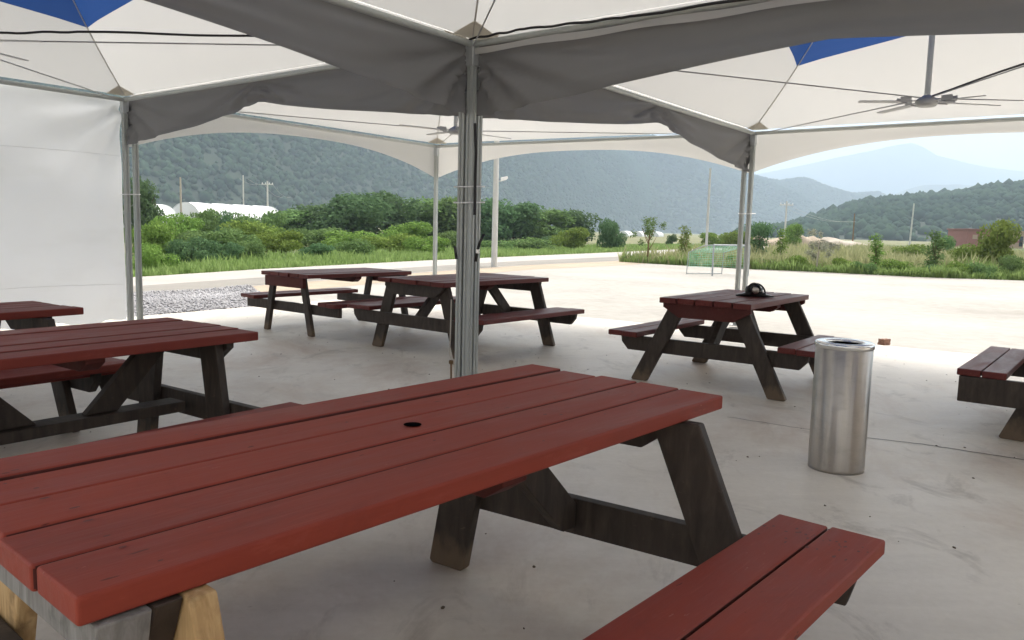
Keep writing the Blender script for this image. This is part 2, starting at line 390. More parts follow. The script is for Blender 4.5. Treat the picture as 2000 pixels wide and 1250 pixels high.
# slab under the tents
slab = sheet('slab', [(-2.56, 14.0), (8.5, 6.5), (3.0, -9.0), (-12, -4.0), (-9.1, 3.7)], 0, MAT['slab'], th=.05)
def strip(m, pts, w, z):
    for a, b in zip(pts, pts[1:]):
        d = Vector((b[0]-a[0], b[1]-a[1])).normalized(); n = Vector((-d.y, d.x))*w/2
        m.add([(a[0]-n.x, a[1]-n.y, z), (b[0]-n.x, b[1]-n.y, z), (b[0]+n.x, b[1]+n.y, z), (a[0]+n.x, a[1]+n.y, z)], [(0, 1, 2, 3)])
crk = MB()
def wig(pts, n, amp):
    o = []; 
    for a, b in zip(pts, pts[1:]):
        for k in range(n):
            t = k/n; o.append((a[0]+(b[0]-a[0])*t+random.uniform(-amp, amp), a[1]+(b[1]-a[1])*t+random.uniform(-amp, amp)))
    return o+[pts[-1]]
P2 = lambda x, y: tuple(gp(x, y)[:2])
strip(crk, wig([P2(1690, 855), P2(1800, 868), P2(1880, 880), P2(2000, 899), P2(2300, 930)], 8, .006), .009, .003)
strip(crk, wig([P2(1420, 815), P2(1530, 832), P2(1600, 842)], 6, .008), .006, .003)
crk.build('crack', MAT['hole'], slab)
# gravel heap edge on the left
GP = [(-6.3, 13.75), (-5.2, 15.6), (-4.6, 14.4), (-3.75, 12.35), (-4.95, 10.35), (-8.5, 4.5), (-10.2, 5.2)]
sheet('gravel_bed', GP, -.012, MAT['gravelbed'])
def inpoly(p, poly):
    c = False; j = len(poly)-1
    for i in range(len(poly)):
        a, b = poly[i], poly[j]
        if (a[1] > p[1]) != (b[1] > p[1]) and p[0] < (b[0]-a[0])*(p[1]-a[1])/(b[1]-a[1])+a[0]: c = not c
        j = i
    return c
ICO = None
def ico(sub):
    bm = bmesh.new(); bmesh.ops.create_icosphere(bm, subdivisions=sub, radius=1)
    V = np.array([v.co[:] for v in bm.verts]); Fa = np.array([[v.index for v in f.verts] for f in bm.faces]); bm.free(); return V, Fa
def scatter(name, V0, F0, P, S, mat, parent=None, smooth=False, jitter=.2, kind=None):
    """one mesh of many jittered copies of V0 at P with sizes S (n,3)"""
    n = len(P); k = len(V0); a = RNG.uniform(0, 2*np.pi, n); c, s = np.cos(a), np.sin(a)
    V = V0[None]*(1+RNG.uniform(-jitter, jitter, (n, k, 1)))
    X = (V[..., 0]*c[:, None]-V[..., 1]*s[:, None])*S[:, None, 0]; Y = (V[..., 0]*s[:, None]+V[..., 1]*c[:, None])*S[:, None, 1]; Z = V[..., 2]*S[:, None, 2]
    VV = np.stack([X, Y, Z], -1)+P[:, None]
    FF = F0[None]+(np.arange(n)*k)[:, None, None]
    o = npmesh(name, VV.reshape(-1, 3), FF.reshape(-1, F0.shape[1]), mat, parent, smooth)
    if kind: tag(o, kind=kind)
    return o
iv, if_ = ico(1)
pts = []
while len(pts) < 12000:
    p = (random.uniform(-8, -3.6), random.uniform(8.5, 15.6))
    if inpoly(p, GP): pts.append((p[0], p[1], random.uniform(-.01, .02)+.03*math.sin(p[0]*2.1)*math.sin(p[1]*1.7)))
S = RNG.uniform(.010, .024, (12000, 1))*np.array([[1, 1.2, .8]])
tag(scatter('gravel', iv, if_, np.array(pts), S, MAT['stone'], None, False, .3), 'loose pale grey gravel beside the slab and white sheet wall', 'gravel', kind='stuff')
n = 420; P_ = np.stack([RNG.uniform(-7, 6, n), RNG.uniform(1, 12, n), np.full(n, .001)], 1); P_ = P_[[inpoly((p[0], p[1]), [(-2.56, 14.0), (8.5, 6.5), (3.0, -9.0), (-12, -4.0), (-9.1, 3.7)]) for p in P_]]
tag(scatter('grit', iv, if_, P_, RNG.uniform(.0025, .008, (len(P_), 1))*np.array([[1, 1.5, .5]]), MAT['bark'], None, False, .35), 'small dark grit and crumbs scattered over the slab', 'grit', kind='stuff')
# ------------------------------------------------------------------ picnic tables
def picnic_table(label, loc, ang, L=1.9, Wd=.83, h=.74, zs=.42, s1=.60, s2=.92, fx=.66, yt=.33, fy=.59, Ls=None, legs_out=False,
                 red='red_old', cleat='dark', legs=('dark', 'dark'), stretcher=False, hole=False, near_special=False, n=5, brace='in', overh=.86, seed=0, lw=.148, cham=.11, boxbeam=False, stag=.010, skew=0.0, sg=.004, near_bench=None, beam_in=.07):
    rnd = random.Random(seed); Ls = Ls or L; t = .045
    root = thing('picnic_table', label, 'picnic table', loc, ang, 'red topped wooden picnic tables')
    top = MB(); bw = Wd/n
    for i in range(n):
        y0 = -Wd/2+i*bw; g0 = rnd.uniform(.002, .006); g1 = rnd.uniform(.002, .006)
        g0 += .002; g1 += .002
        if hole and i == n-1: g0 = .013
        if hole and i == n-2: g1 = .009
        e0, e1 = rnd.uniform(-stag, stag), rnd.uniform(-stag, stag)
        mt = Matrix.Translation((0, 0, rnd.uniform(-.0025, .0015))) @ Matrix.Rotation(rnd.uniform(-.0012, .0012), 4, 'Z') @ Matrix.Rotation(rnd.uniform(-.004, .004), 4, 'X')
        top.box(-L/2+e0, L/2+e1, y0+g0, y0+bw-g1, h-t, h, .0065, 3, mt)
    def nail(m, x, y, z):
        r1, r2 = rnd.uniform(.004, .010), rnd.uniform(.0025, .004)
        m.add([(x+r1*math.cos(a), y+r2*math.sin(a), z) for a in np.linspace(0, 6.283, 9)[:-1]], [tuple(range(8))])
    def chip(m, x, y, z, r):
        ph = [rnd.uniform(.45, 1.1) for _ in range(9)]
        m.add([(x+r*1.5*ph[k]*math.cos(k*.698), y+r*ph[k]*math.sin(k*.698), z) for k in range(9)], [tuple(range(9))])
    def build2(m, k, name):
        o = m.build(name, MAT[red], root); o.data.materials.append(MAT['nail']); mi = np.zeros(len(o.data.polygons), dtype=np.int32); mi[k:] = 1
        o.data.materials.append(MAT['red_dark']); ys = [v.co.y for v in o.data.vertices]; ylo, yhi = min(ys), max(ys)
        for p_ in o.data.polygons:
            if abs(p_.normal.y) > .95 and ylo+.02 < p_.center.y < yhi-.02: mi[p_.index] = 2  # board faces inside the gaps take the darker red
        o.data.polygons.foreach_set('material_index', mi); return o
    k0 = len(top.f)
    for s in (-1, 1):
        xn = s*(fx+.02) if not (near_special and s < 0) else -.86
        for i in range(n):
            for y in (-.045, .045): nail(top, xn+rnd.uniform(-.012, .012), -Wd/2+(i+.5)*bw+y+rnd.uniform(-.012, .012), h+.0024)
    if hole:
        for _ in range(22): chip(top, rnd.uniform(-.95, .9), -Wd/2+rnd.randrange(n)*bw+rnd.uniform(.03, .13), h+.0021, rnd.uniform(.0015, .006))
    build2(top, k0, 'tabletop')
    if hole:
        m = MB(); m.lathe([(0.0001, h+.0022), (.024, h+.0022)], 24); m.build('umbrella_hole', MAT['hole'], root)  # flat black disc standing in for the shade inside the hole
    zt = h-t-.001
    # cleats, legs, seat beams
    for e, s in enumerate((-1, 1)):
        sp = near_special and s < 0
        f = fx if not sp else .80
        ch = .115; SK = (Matrix.Translation((f, 0, 0)) @ Matrix.Rotation(skew, 4, 'Z') @ Matrix.Translation((-f, 0, 0))) if s > 0 and skew else None
        if sp:
            m = MB().prism([(-.415, zt), (.415, zt), (.40, zt-.062), (-.40, zt-.062)], 'x', -.965, -.885, .004)
            m.build('cleat', MAT['greywood'], root)
            m = MB().prism([(-.412, zt), (.412, zt), (.36, zt-.12), (-.36, zt-.12)], 'x', -.882, -.836, .004)
            m.build('cleat', MAT['dark'], root)
        else:
            a = overh*Wd/2; b = a-cham
            m = MB().prism([(-a, zt), (a, zt), (a, zt-.035), (b, zt-ch), (-b, zt-ch), (-a, zt-.035)], 'x', s*f, s*(f+.045), .004, SK)
            m.build('cleat', MAT[cleat], root)
        for q in (-1, 1):
            wv = lw/2; y1, y2 = q*yt, q*(fy if not isinstance(fy, tuple) else fy[(q+1)//2])
            if sp: y1, y2 = q*.345, q*.56
            poly = [(y1-wv, zt), (y1+wv, zt), (y2+wv, .012), (y2+wv-.012, 0), (y2-wv+.012, 0), (y2-wv, .012)]
            xo = s*(f-.046); xi = s*(f-.001)
            if sp: xo, xi = -.834, -.788
            m = MB().prism(poly, 'x', xo, xi, .006, SK)
            m.build('leg', MAT['yellow' if sp else legs[e]], root)
        x0, x1 = (s*(f+.0), s*(f+.045)) if not legs_out else (s*(f-.093), s*(f-.048))
        if sp: x0, x1 = -.883, -.838
        bo = s2-beam_in; zb = zs-t-.001
        if boxbeam: m = MB().prism([(-bo-.05, zb), (bo+.05, zb), (bo+.05, zb-boxbeam), (-bo-.05, zb-boxbeam)], 'x', x0, x1, .006)
        else: m = MB().prism([(-bo, zb), (bo, zb), (bo-.01, zb-.06), (bo-beam_in, zb-.125), (-bo+beam_in, zb-.125), (-bo+.01, zb-.06)], 'x', x0, x1, .005, SK)
        m.build('seat_beam', MAT['dark'], root)
        if brace == 'in' and not sp:
            xb = f-.003 if not legs_out else f-.095; xa = xb-.15-(zt-zb+.01)
            poly = [(xa, zt), (xa+.15, zt), (xb, zb-.01), (xb, zb-.095), (xa+(zt-zb+.095), zb-.095)]
            if xa < .05: poly = [(.05, zt), (.20, zt), (xb, zb-.01), (xb, zb-.095), (xb-.04, zb-.095)]
            MB().prism([(s*x, z) for x, z in poly], 'y', -.024, .024, .004).build('brace', MAT['dark'], root)
        elif brace == 'out':
            MB().prism([(s*.44, zt), (s*.60, zt), (s*.27, .312), (s*.11, .312)], 'y', -.024, .024, .004).build('brace', MAT['dark'], root)
    m = MB().prism([(-.36, zt), (.36, zt), (.36, zt-.03), (.30, zt-.07), (-.30, zt-.07), (-.36, zt-.03)], 'x', -.045, .045, .004)
    m.build('middle_cleat', MAT['red_dark'], root)
    if stretcher:
        MB().box(-fx+.05, fx-.05, -.07, .07, .255, .31, .006).build('stretcher', MAT['dark'], root)
    for q in (-1, 1):
        m = MB(); w2 = (s2-s1)/2
        for i in range(2):
            y0 = s1+i*w2; a, b = sorted((q*(y0+(.004 if i == 0 else sg)), q*(y0+w2-(.004 if i == 1 else sg))))
            mt = Matrix.Translation((rnd.uniform(-stag, stag), 0, rnd.uniform(-.002, .002))) @ Matrix.Rotation(rnd.uniform(-.005, .005), 4, 'X')
            xa_, xb_ = near_bench if near_bench and q < 0 else (-Ls/2, Ls/2)
            m.box(xa_+rnd.uniform(-stag, stag), xb_+rnd.uniform(-stag, stag), a, b, zs-t, zs, .008, 3, mt)
        k0 = len(m.f)
        for s in (-1, 1):
            xn = s*(fx+.02) if not (near_special and s < 0) else -.86
            for i in range(2):
                for y in (-.035, .035): nail(m, xn+rnd.uniform(-.012, .012), q*(s1+(i+.5)*w2)+y+rnd.uniform(-.01, .01), zs+.0028)
        if hole:
            for k in range(34): chip(m, Ls/2-.135+rnd.gauss(0, .012)+(0 if k % 3 else rnd.uniform(-.1, .1)), q*rnd.uniform(s1+.015, s2-.015), zs+.0026, rnd.uniform(.002, .0065))
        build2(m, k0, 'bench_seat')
    return root
picnic_table('large foreground picnic table with an umbrella hole in its brick red top', (-.256, 2.051, 0), R(49.37), L=1.963, Wd=.826,
             zs=.407, s1=.613, s2=.939, fx=.725, yt=.37, fy=(.66, .50), stag=.014, skew=R(7), lw=.16, beam_in=.028, red='red', hole=True, near_special=True, seed=3, Ls=1.93, sg=.006)
picnic_table('dark red picnic table left of the foreground table, in front of the white sheet wall', (-2.134, 3.675, 0), R(54.5), L=1.643, Wd=.848, h=.700,
             zs=.385, s1=.75, s2=1.04, fx=.66, yt=.26, fy=.37, stretcher=True, seed=4, Ls=1.50, red='red_mid', brace='out')
picnic_table('picnic table at the left picture edge, close to the white sheet wall', (-3.44, 4.46, 0), R(56), L=1.66, Wd=.66, h=.70, zs=.42, s1=.60, s2=.90, fx=.62, seed=5, red='red_mid')
picnic_table('farthest picnic table, near the gravel, with a red end board and thin straight legs', (-2.123, 9.679, 0), R(51.5), L=1.60, Wd=.90, h=.70,
             zs=.40, s1=.59, s2=.89, fx=.76, yt=.27, fy=.42, cleat='red_dark', legs_out=True, seed=6, lw=.09, cham=.0, overh=.80, brace='', boxbeam=.11)
picnic_table('picnic table behind the bundle of tent poles in the middle', (-.495, 8.43, 0), R(50.6), L=1.64, Wd=.96, h=.739,
             zs=.425, s1=.60, s2=.98, fx=.735, yt=.36, fy=.59, seed=8)
picnic_table('picnic table on the right carrying a black bundle, with a red end board', (1.956, 6.865, 0), R(53.2), L=1.46, Wd=.78, h=.735,
             zs=.418, s1=.59, s2=.874, fx=.645, yt=.25, fy=.59, cleat='red_dark', legs_out=True, seed=9, overh=.95, cham=.14, stag=.002, Ls=1.42, sg=.0008, near_bench=(-.69, .36))
picnic_table('picnic table cut off by the right picture edge, only one bench in view', (4.07, 5.14, 0), R(51.7), L=1.45, Wd=.80, h=.74,
             zs=.43, s1=.61, s2=.90, fx=.68, yt=.28, fy=.56, seed=10, boxbeam=.17, stag=.002)
# ------------------------------------------------------------------ tents
TH = 2.621
Pa = {k: gp(x, y, TH) for k, (x, y) in {'P0': (922, 90), 'P1': (247, 197), 'P2': (852, 287), 'P3': (1468, 262)}.items()}
p0, p1, p2_, p3 = [Vector((Pa[k].x, Pa[k].y, 0)) for k in ('P0', 'P1', 'P2', 'P3')]
U = p0-p1; Wv = p0-p3
p4, p5, p6, p7, p8 = p0+U, p3+U, p0+Wv*.88, p1+Wv*.88, p0+U+Wv*.88
PEAK = 4.9
def canopy_z(t): return TH + (1.55*t + .73*t*t)*(PEAK-TH)/2.28
def tent(label, cs, valances, hub_z=2.43, hems=(), hip=.325, rise=.12):
    """cs: four corner feet in order round the tent; valances: list of (i, material, pull-ups)"""
    c = sum(cs, Vector())/4
    root = thing('canopy_tent', label, 'tent', c, 0, 'white canopy tents with blue peaks')
    ins = .038
    q = [p-c for p in cs]; q = [p*(1-(ins if (p+c-p0).length < .01 else .056)*1.414/p.length) for p in q]      # pole centres, inside the grid line
    white, blue = MB(), MB(); NS, NT_ = 14, 10
    for i in range(4):
        A, B = q[i]*1.012, q[(i+1) % 4]*1.012
        def pt(s, t):
            e = A.lerp(B, s); z = canopy_z(t); sag = .045*math.sin(math.pi*s)*math.sin(math.pi*min(t*1.6, 1))
            return (e.x*(1-t), e.y*(1-t), z-sag+.055)
        def tc(s): return hip+rise*(1-abs(2*s-1))**.8
        for part, lo, hi in ((white, lambda s: 0.0, tc), (blue, tc, lambda s: .985)):
            vs = []; fs = []
            for a in range(NS+1):
                s = a/NS
                for b in range(NT_+1):
                    t = lo(s)+(hi(s)-lo(s))*b/NT_; vs.append(pt(s, t))
            for a in range(NS):
                for b in range(NT_):
                    k = a*(NT_+1)+b; fs.append((k, k+NT_+1, k+NT_+2, k+1))
            part.add(vs, fs, True)
    white.build('roof_sheet', MAT['white'], root); blue.build('peak_sheet', MAT['blue'], root)
    sm = MB()
    for i in range(4):
        A = q[i]*1.012
        sm.tube([(A.x*(1-t), A.y*(1-t), canopy_z(t)+.046) for t in np.linspace(.01, .97, 16)], .007, 6)
    sm.build('seam', MAT['seam'], root)
    for i in range(4):
        A, B = q[i], q[(i+1) % 4]; d = (B-A).normalized(); k = A.lerp(B, .5)
        MB().tube([A+Vector((0, 0, TH)), B+Vector((0, 0, TH))], .024, 12).build('eave_beam', MAT['alu'], root)
        # pole: square extrusion with grooves and a rounded core
        an = math.atan2(d.y, d.x); m = MB(); rm = Matrix.Translation(A) @ Matrix.Rotation(an, 4, 'Z')
        K = .9; prof = [(-.03, -.03), (-.008, -.03), (-.005, -.022), (.005, -.022), (.008, -.03), (.03, -.03), (.03, -.008), (.022, -.005), (.022, .005), (.03, .008), (.03, .03), (.008, .03), (.005, .022), (-.005, .022), (-.008, .03), (-.03, .03), (-.03, .008), (-.022, .005), (-.022, -.005), (-.03, -.008)]
        m.prism([(K*x_, K*y_) for x_, y_ in prof], 'z', .0, TH-.06, 0, rm); 
        pl = m.build('pole', MAT['alu'], root)
        MB().box(-.07, .07, -.07, .07, 0.001, .012, .002, 1, rm).build('base_plate', MAT['alu'], pl)
        MB().box(-.036, .036, -.036, .036, TH-.16, TH+.02, .006, 2, rm).build('corner_joint', MAT['galv'], pl)
        # stained reinforcement in the roof corner
        a0 = q[i]*1.01; pv = []; 
        for s_ in (-1, 1):
            e = (q[(i+s_) % 4]-q[i]).normalized()*.22; pv.append((a0.x+e.x, a0.y+e.y, TH+.047))
        t3 = .055; pv2 = (a0.x*(1-t3), a0.y*(1-t3), canopy_z(t3)+.045)
        MB().add([(a0.x, a0.y, TH+.046), pv[0], pv2, pv[1]], [(0, 1, 2), (0, 2, 3)]).build('corner_patch', MAT['patch'], root)
    # flying mast held by four stays
    MB().tube([(0, 0, hub_z+.02), (0, 0, PEAK+.04)], .024, 12).build('mast', MAT['galv'], root)
    for i in range(4):
        MB().tube([(q[i].x*.985, q[i].y*.985, TH-.02), (0, 0, hub_z+.03)], .0055, 6).build('stay_cable', MAT['wire'], root)
    if hems:
        m = MB()
        for i in hems:
            A, B = q[i]*.994, q[(i+1) % 4]*.994; k = 40
            v_ = [(*A.lerp(B, j/k).xy, TH-.03-.045*b-.006*math.sin(j*.9+b)) for j in range(k+1) for b in (0, 1)]
            m.add(v_, [(2*j, 2*j+2, 2*j+3, 2*j+1) for j in range(k)], True)
        m.build('hem', MAT['white'], root)
    for (i, mat, pulls) in valances:
        A, B = cs[i]-c, cs[(i+1) % 4]-c
        if mat == 'valance': A, B = q[i]*1.025, q[(i+1) % 4]*1.025
        valance(A, B, mat, pulls, root)
    return root, c
def valance(A, B, mat, pulls, root, n=110, m=18):
    d = (B-A); Lh = d.length; d.normalize(); nn = Vector((-d.y, d.x, 0)); vs = []; fs = []
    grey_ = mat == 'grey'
    ph = random.uniform(0, 6)
    for a in range(n+1):
        s = a/n; e = A.lerp(B, s); x = abs(2*s-1)
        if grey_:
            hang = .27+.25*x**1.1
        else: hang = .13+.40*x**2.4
        for (ps, pa) in pulls:
            hang -= pa*math.exp(-abs(s-ps)/.10)
        for b in range(m+1):
            v = b/m; zt = TH-.005
            for (ps, pa) in pulls: pass
            off = 0.0
            if grey_:
                # swags that fan out from the corners and from the tie-up points
                for (cs_, amp, fr) in [(0, .055, 17), (1, .055, 17)]+[(ps, .034, 13) for ps, _ in pulls]:
                    dx = abs(s-cs_)*Lh+.04; r = math.hypot(dx, v*.5); th = math.atan2(v*.5+.02, dx)
                    off += amp*(math.sin(th*fr+ph)+.4*math.sin(th*fr*2.3+ph*2))*math.exp(-r*1.15)*min(1, v*2.5)*min(1, dx*9)
                off += .022*math.sin(s*9+ph)*v + .013*math.sin(v*9+s*6+ph)*v + .008*math.sin(v*17-s*4+ph)*v
            else:
                off = .006*math.sin(s*14+ph)*v
            off += .012*(1 if v > .93 else 0)*(1 if grey_ else .3)
            p = e+nn*off; vs.append((p.x, p.y, zt-hang*v))
    for a in range(n):
        for b in range(m):
            k = a*(m+1)+b; fs.append((k, k+m+1, k+m+2, k+1))
    MB().add(vs, fs, True).build('valance', MAT[mat], root)
tent('rear canopy tent whose white scalloped valance frames the hills', [p0, p1, p2_, p3], [(0, 'grey', [(.52, .08)]), (1, 'valance', []), (2, 'valance', []), (3, 'grey', [(.47, .09)])])
_, c_right = tent('right hand canopy tent with a ceiling fan in full view', [p4, p0, p3, p5], [(0, 'grey', []), (2, 'valance', []), (3, 'valance', [])])
_, c_left = tent('left hand canopy tent with the white sheet wall along one side', [p6, p7, p1, p0], [(3, 'grey', []), (0, 'grey', [])], hip=.285, rise=.075)
tent('near canopy tent overhead, over the foreground table', [p8, p6, p0, p4], [], hems=(2,))
tent('unseen canopy tent added behind the viewpoint to block light', [p8, p4, p4+U, p8+U], [])  # extra tent out of view, added to cut the light from behind
c_back = (p0+p1+p2_+p3)/4
hb = thing('added_building', 'unseen brown timber building added right of the viewpoint to block side light', 'building', (13.2, -2.4, -.03), math.atan2(U.y, U.x)+R(90))  # unseen building, added to keep light off the tabletop's long edge
MB().box(-6, 6, -2.5, 2.5, 0, 3.8, .03).build('wall', mat_plain('brown_timber', (.20, .135, .09), .7, .25, 2), hb)
MB().prism([(-3.0, 3.81), (3.0, 3.81), (0, 5.2)], 'x', -6.4, 6.4).build('roof', mat_plain('roof_sheet_grey', (.16, .16, .17), .6), hb)
for x in (-4.5, 2.5): MB().box(x, x+2, 2.47, 2.55, 1, 2.4, .01).build('window', MAT['window'], hb)
MB().box(-.6, .6, 2.47, 2.56, .01, 2.2, .01).build('door', MAT['bark'], hb)
# ceiling fans under the masts
def fan(label, c, angs, z=2.43, tilt=(0, 0)):
    root = thing('ceiling_fan', label, 'ceiling fan', (c.x, c.y, z), 0, 'long bladed ceiling fans under the tent peaks')
    root.rotation_euler = (tilt[0], tilt[1], 0)
    MB().lathe([(.0001, -.045), (.07, -.045), (.085, -.03), (.088, .012), (.06, .03), (.03, .05), (.0001, .055)], 28).build('hub', MAT['fan'], root)
    for k, (a, L) in enumerate(angs):
        rm = Matrix.Rotation(R(a), 4, 'Z'); m = MB()
        m.prism([(.20, -.035), (L, -.03), (L+.01, 0), (L, .03), (.20, .035)], 'z', -.008, -.001, .001, rm @ Matrix.Rotation(R(6), 4, 'X'))
        b = m.build('blade', MAT['fan'], root)
        m = MB(); m.box(.08, .24, -.026, .026, .0, .006, .001, 1, rm); m.box(.14, .23, -.05, -.044, -.012, .03, .001, 1, rm); m.box(.14, .23, .044, .05, -.012, .03, .001, 1, rm)
        m.build('bracket', MAT['fan'], b)
    return root
fan('ceiling fan under the right hand tent roof, grey with thin spread blades', c_right, [(8, .68), (98, .68), (172, .55), (308, .46)], 2.435)
fan('ceiling fan partly hidden behind the middle pole bundle', c_back, [(205, .72), (38, .86), (125, .7), (300, .6)], 2.46, (0, R(1.5)))
fl = fan('ceiling fan at the left picture edge, only blade tips in view', c_left, [(0, .0+.7), (75, .7), (150, .7), (240, .7), (310, .7)], 2.47)
# white sheet wall along P1-P7
A, B = p1*1.0, p7*1.0
d = (B-A).normalized(); nn = Vector((-d.y, d.x, 0)); vs = []; fs = []; n, m = 90, 44; Lw = (B-A).length
for a in range(n+1):
    s = a/n; x = s*Lw+.085
    sagt = .035*abs(math.sin(x*2.3))+.02*math.sin(x*5.1)*math.exp(-x)
    zb = .075+.018*math.sin(x*9)+.012*math.sin(x*23+1)
    for b in range(m+1):
        v = b/m; z = TH+.015-sagt*.6-(TH+.015-sagt*.6-zb)*v
        th = math.atan2(v*2.5, x+.02)
        off = .04*math.sin(th*13)*math.exp(-math.hypot(x, v*2.5)*.9)+.012*math.sin(x*3.1+v*2)+.014*math.sin(x*2.1+v*9)*math.sin(v*3)+.008*math.sin(v*24+x*3)*math.exp(-v*3)
        p = A+d*x+nn*off; vs.append((p.x, p.y, z))
for a in range(n):
    for b in range(m):
        k = a*(m+1)+b; fs.append((k, k+m+1, k+m+2, k+1))
wall = MB().add(vs, fs, True).build('sheet_wall', MAT['wall'])
tag(wall, 'white plastic sheet wall hanging down the side of the left hand tent', 'wall')
hm = MB(); WOFF = .022 if nn.dot(Vector((0, 0, 0))-A) > 0 else -.022
for zz in (.50, 1.98):
    hm.tube([A+d*x+nn*(.012*math.sin(x*3.1+(TH-zz)/2.5*2)+WOFF)+Vector((0, 0, zz+.01*math.sin(x*2))) for x in np.linspace(.12, Lw, 40)], .0022, 5)
hm.build('weld_line', MAT['weld'], wall)
# cables
def cable(name, label, pts, r, mat, cat='cable', sag=0.0, n=14):
    o = []
    for a, b in zip(pts, pts[1:]):
        a, b = Vector(a), Vector(b)
        for k in range(n):
            t = k/n; o.append(a.lerp(b, t)-Vector((0, 0, sag*4*t*(1-t)))+Vector((0, 0, .004*math.sin(t*17+a.x*3))))
    o.append(Vector(pts[-1])); return tag(MB().tube(o, r, 8).build(name, mat), label, cat)
e0 = Vector((p0.x, p0.y, TH+.03)); u1 = U.normalized(); w1 = Wv.normalized()
cable('power_cable', 'black power cable running under the left hand tent roof towards the pole bundle', [e0-Vector((0.02, 0, 0)), Vector((-3.1, 5.75, 2.56)), Vector((c_left.x+.1, c_left.y, 2.50))], .0085, MAT['blackrub'])
cable('power_cable', 'black power cable from the ceiling fan on the right up to the tent corner', [Vector((c_right.x+.03, c_right.y-.03, 2.48)), Vector((p4.x-.05, p4.y+.05, TH-.0))], .0085, MAT['blackrub'])
cable('power_cable', 'black power cable lying along the near tent beam right of the pole bundle', [e0+u1*.04+w1*.08, e0+u1*.55+w1*.085+Vector((0, 0, .005)), e0+u1*1.4+w1*.09-Vector((0, 0, .03)), e0+u1*3+w1*.09-Vector((0, 0, .04))], .009, MAT['blackrub'])
# ties, straps and rope on the pole bundle
def ring(c, rx, z, r=.006):
    pts = [Vector((c.x+rx*(abs(math.cos(a))**.5*math.copysign(1, math.cos(a))), c.y+rx*(abs(math.sin(a))**.5*math.copysign(1, math.sin(a))), z+.006*math.sin(a))) for a in np.linspace(0, 2*math.pi, 33)]
    return MB().tube(pts, r, 6, False)
rotm = math.atan2(U.y, U.x)
def tie(label, c, rx, z):
    o = ring(Vector((0, 0, 0)), rx, 0, .006).build('cable_tie', MAT['lamp']); o.location = (c.x, c.y, z); o.rotation_euler = (0, 0, rotm); return tag(o, label, 'cable tie', 'white ties round the tent poles')
tie('upper white tie wrapped round the middle pole bundle', p0, .098, 1.575)
tie('lower white tie wrapped round the middle pole bundle', p0, .100, 1.455)
tie('white tie round the right hand pair of poles', p3, .10, 1.55)
tie('white tie round the pair of poles beside the sheet wall', p1, .10, 1.55)
def strap(label, pts, w=.022):
    m = MB(); vs = []; fs = []; side = Vector((1, 0.0, 0))
    for i, p in enumerate(pts):
        p = Vector(p); vs += [p-side*w/2, p+side*w/2, p+side*w/2+Vector((0, .004, 0)), p-side*w/2+Vector((0, .004, 0))]
    for i in range(len(pts)-1):
        for k in range(4): fs.append((i*4+k, i*4+(k+1) % 4, i*4+4+(k+1) % 4, i*4+4+k))
    fs += [(0, 1, 2, 3), tuple(len(vs)-4+k for k in (3, 2, 1, 0))]
    return tag(m.add(vs, fs).build('strap', MAT['black']), label, 'strap', 'black straps on the middle pole bundle')
dz = 6.02
st = strap('black strap with a free curled end on the right of the pole bundle', [dp(929, 511, dz), dp(931, 497, dz-.01), dp(934, 484, dz-.015), dp(937, 474, dz-.03), dp(941, 465, dz-.03), dp(945, 457, dz-.02)])
MB().box(-.012, .012, -.006, .006, -.016, .016, .002, 1, Matrix.Translation(dp(933, 491, dz-.02))).build('buckle', MAT['chrome'], st)
strap('short black strap end sticking out on the left of the pole bundle', [dp(891.5, 506, dz+.1), dp(890, 494, dz+.08), dp(888.5, 481, dz+.08)])
rp = [dp(881.5, 585, 6.0), dp(880, 640, 6.0), dp(878, 690, 6.0), dp(882, 704, 6.0)]
ro = tag(MB().tube(rp, .005, 8).build('rope', MAT['rope']), 'thin grey rope hanging left of the middle pole bundle', 'rope')
MB().lathe([(.0001, -.02), (.014, -.015), (.018, 0), (.014, .014), (.0001, .018)], 14).build('knot', MAT['stem'], ro).location = dp(881, 707, 6.0)
MB().tube([dp(881, 709, 6.0), dp(881, 745, 5.98)], .007, 8).build('rope_tail', MAT['stem'], ro)
cable('bolt_cord', 'short white cord dangling from the near tent beam at upper right', [dp(1642, -8, 4.6), dp(1641, 14, 4.58), dp(1637, 31, 4.58)], .005, MAT['lamp'], 'cord')
cable('electric_cord', 'dark cord running down between the poles of the middle bundle', [dp(928, 240, 6.03), dp(929.5, 300, 6.03), dp(928, 345, 6.03), dp(927, 420, 6.03)], .011, MAT['blackrub'], 'cord')
# ------------------------------------------------------------------ small things
c = gp(1632, 913)
bin_ = thing('litter_bin', 'tall cylindrical brushed steel litter bin with polished ring lid', 'litter bin', (c.x, c.y, 0))
MB().lathe([(.0001, .006), (.135, .006), (.142, .010), (.142, .0), (.146, .0), (.146, .02), (.146, .675), (.14, .68)], 64).build('bin_body', MAT['brushed'], bin_)
MB().lathe([(.147, .668), (.152, .672), (.153, .69), (.150, .698), (.140, .703), (.104, .700), (.0965, .697), (.0945, .690)], 64).build('ring_lid', MAT['chrome'], bin_)
MB().lathe([(.0945, .690), (.093, .665), (.093, .58), (.0001, .58)], 40).build('inner_liner', MAT['hole'], bin_)
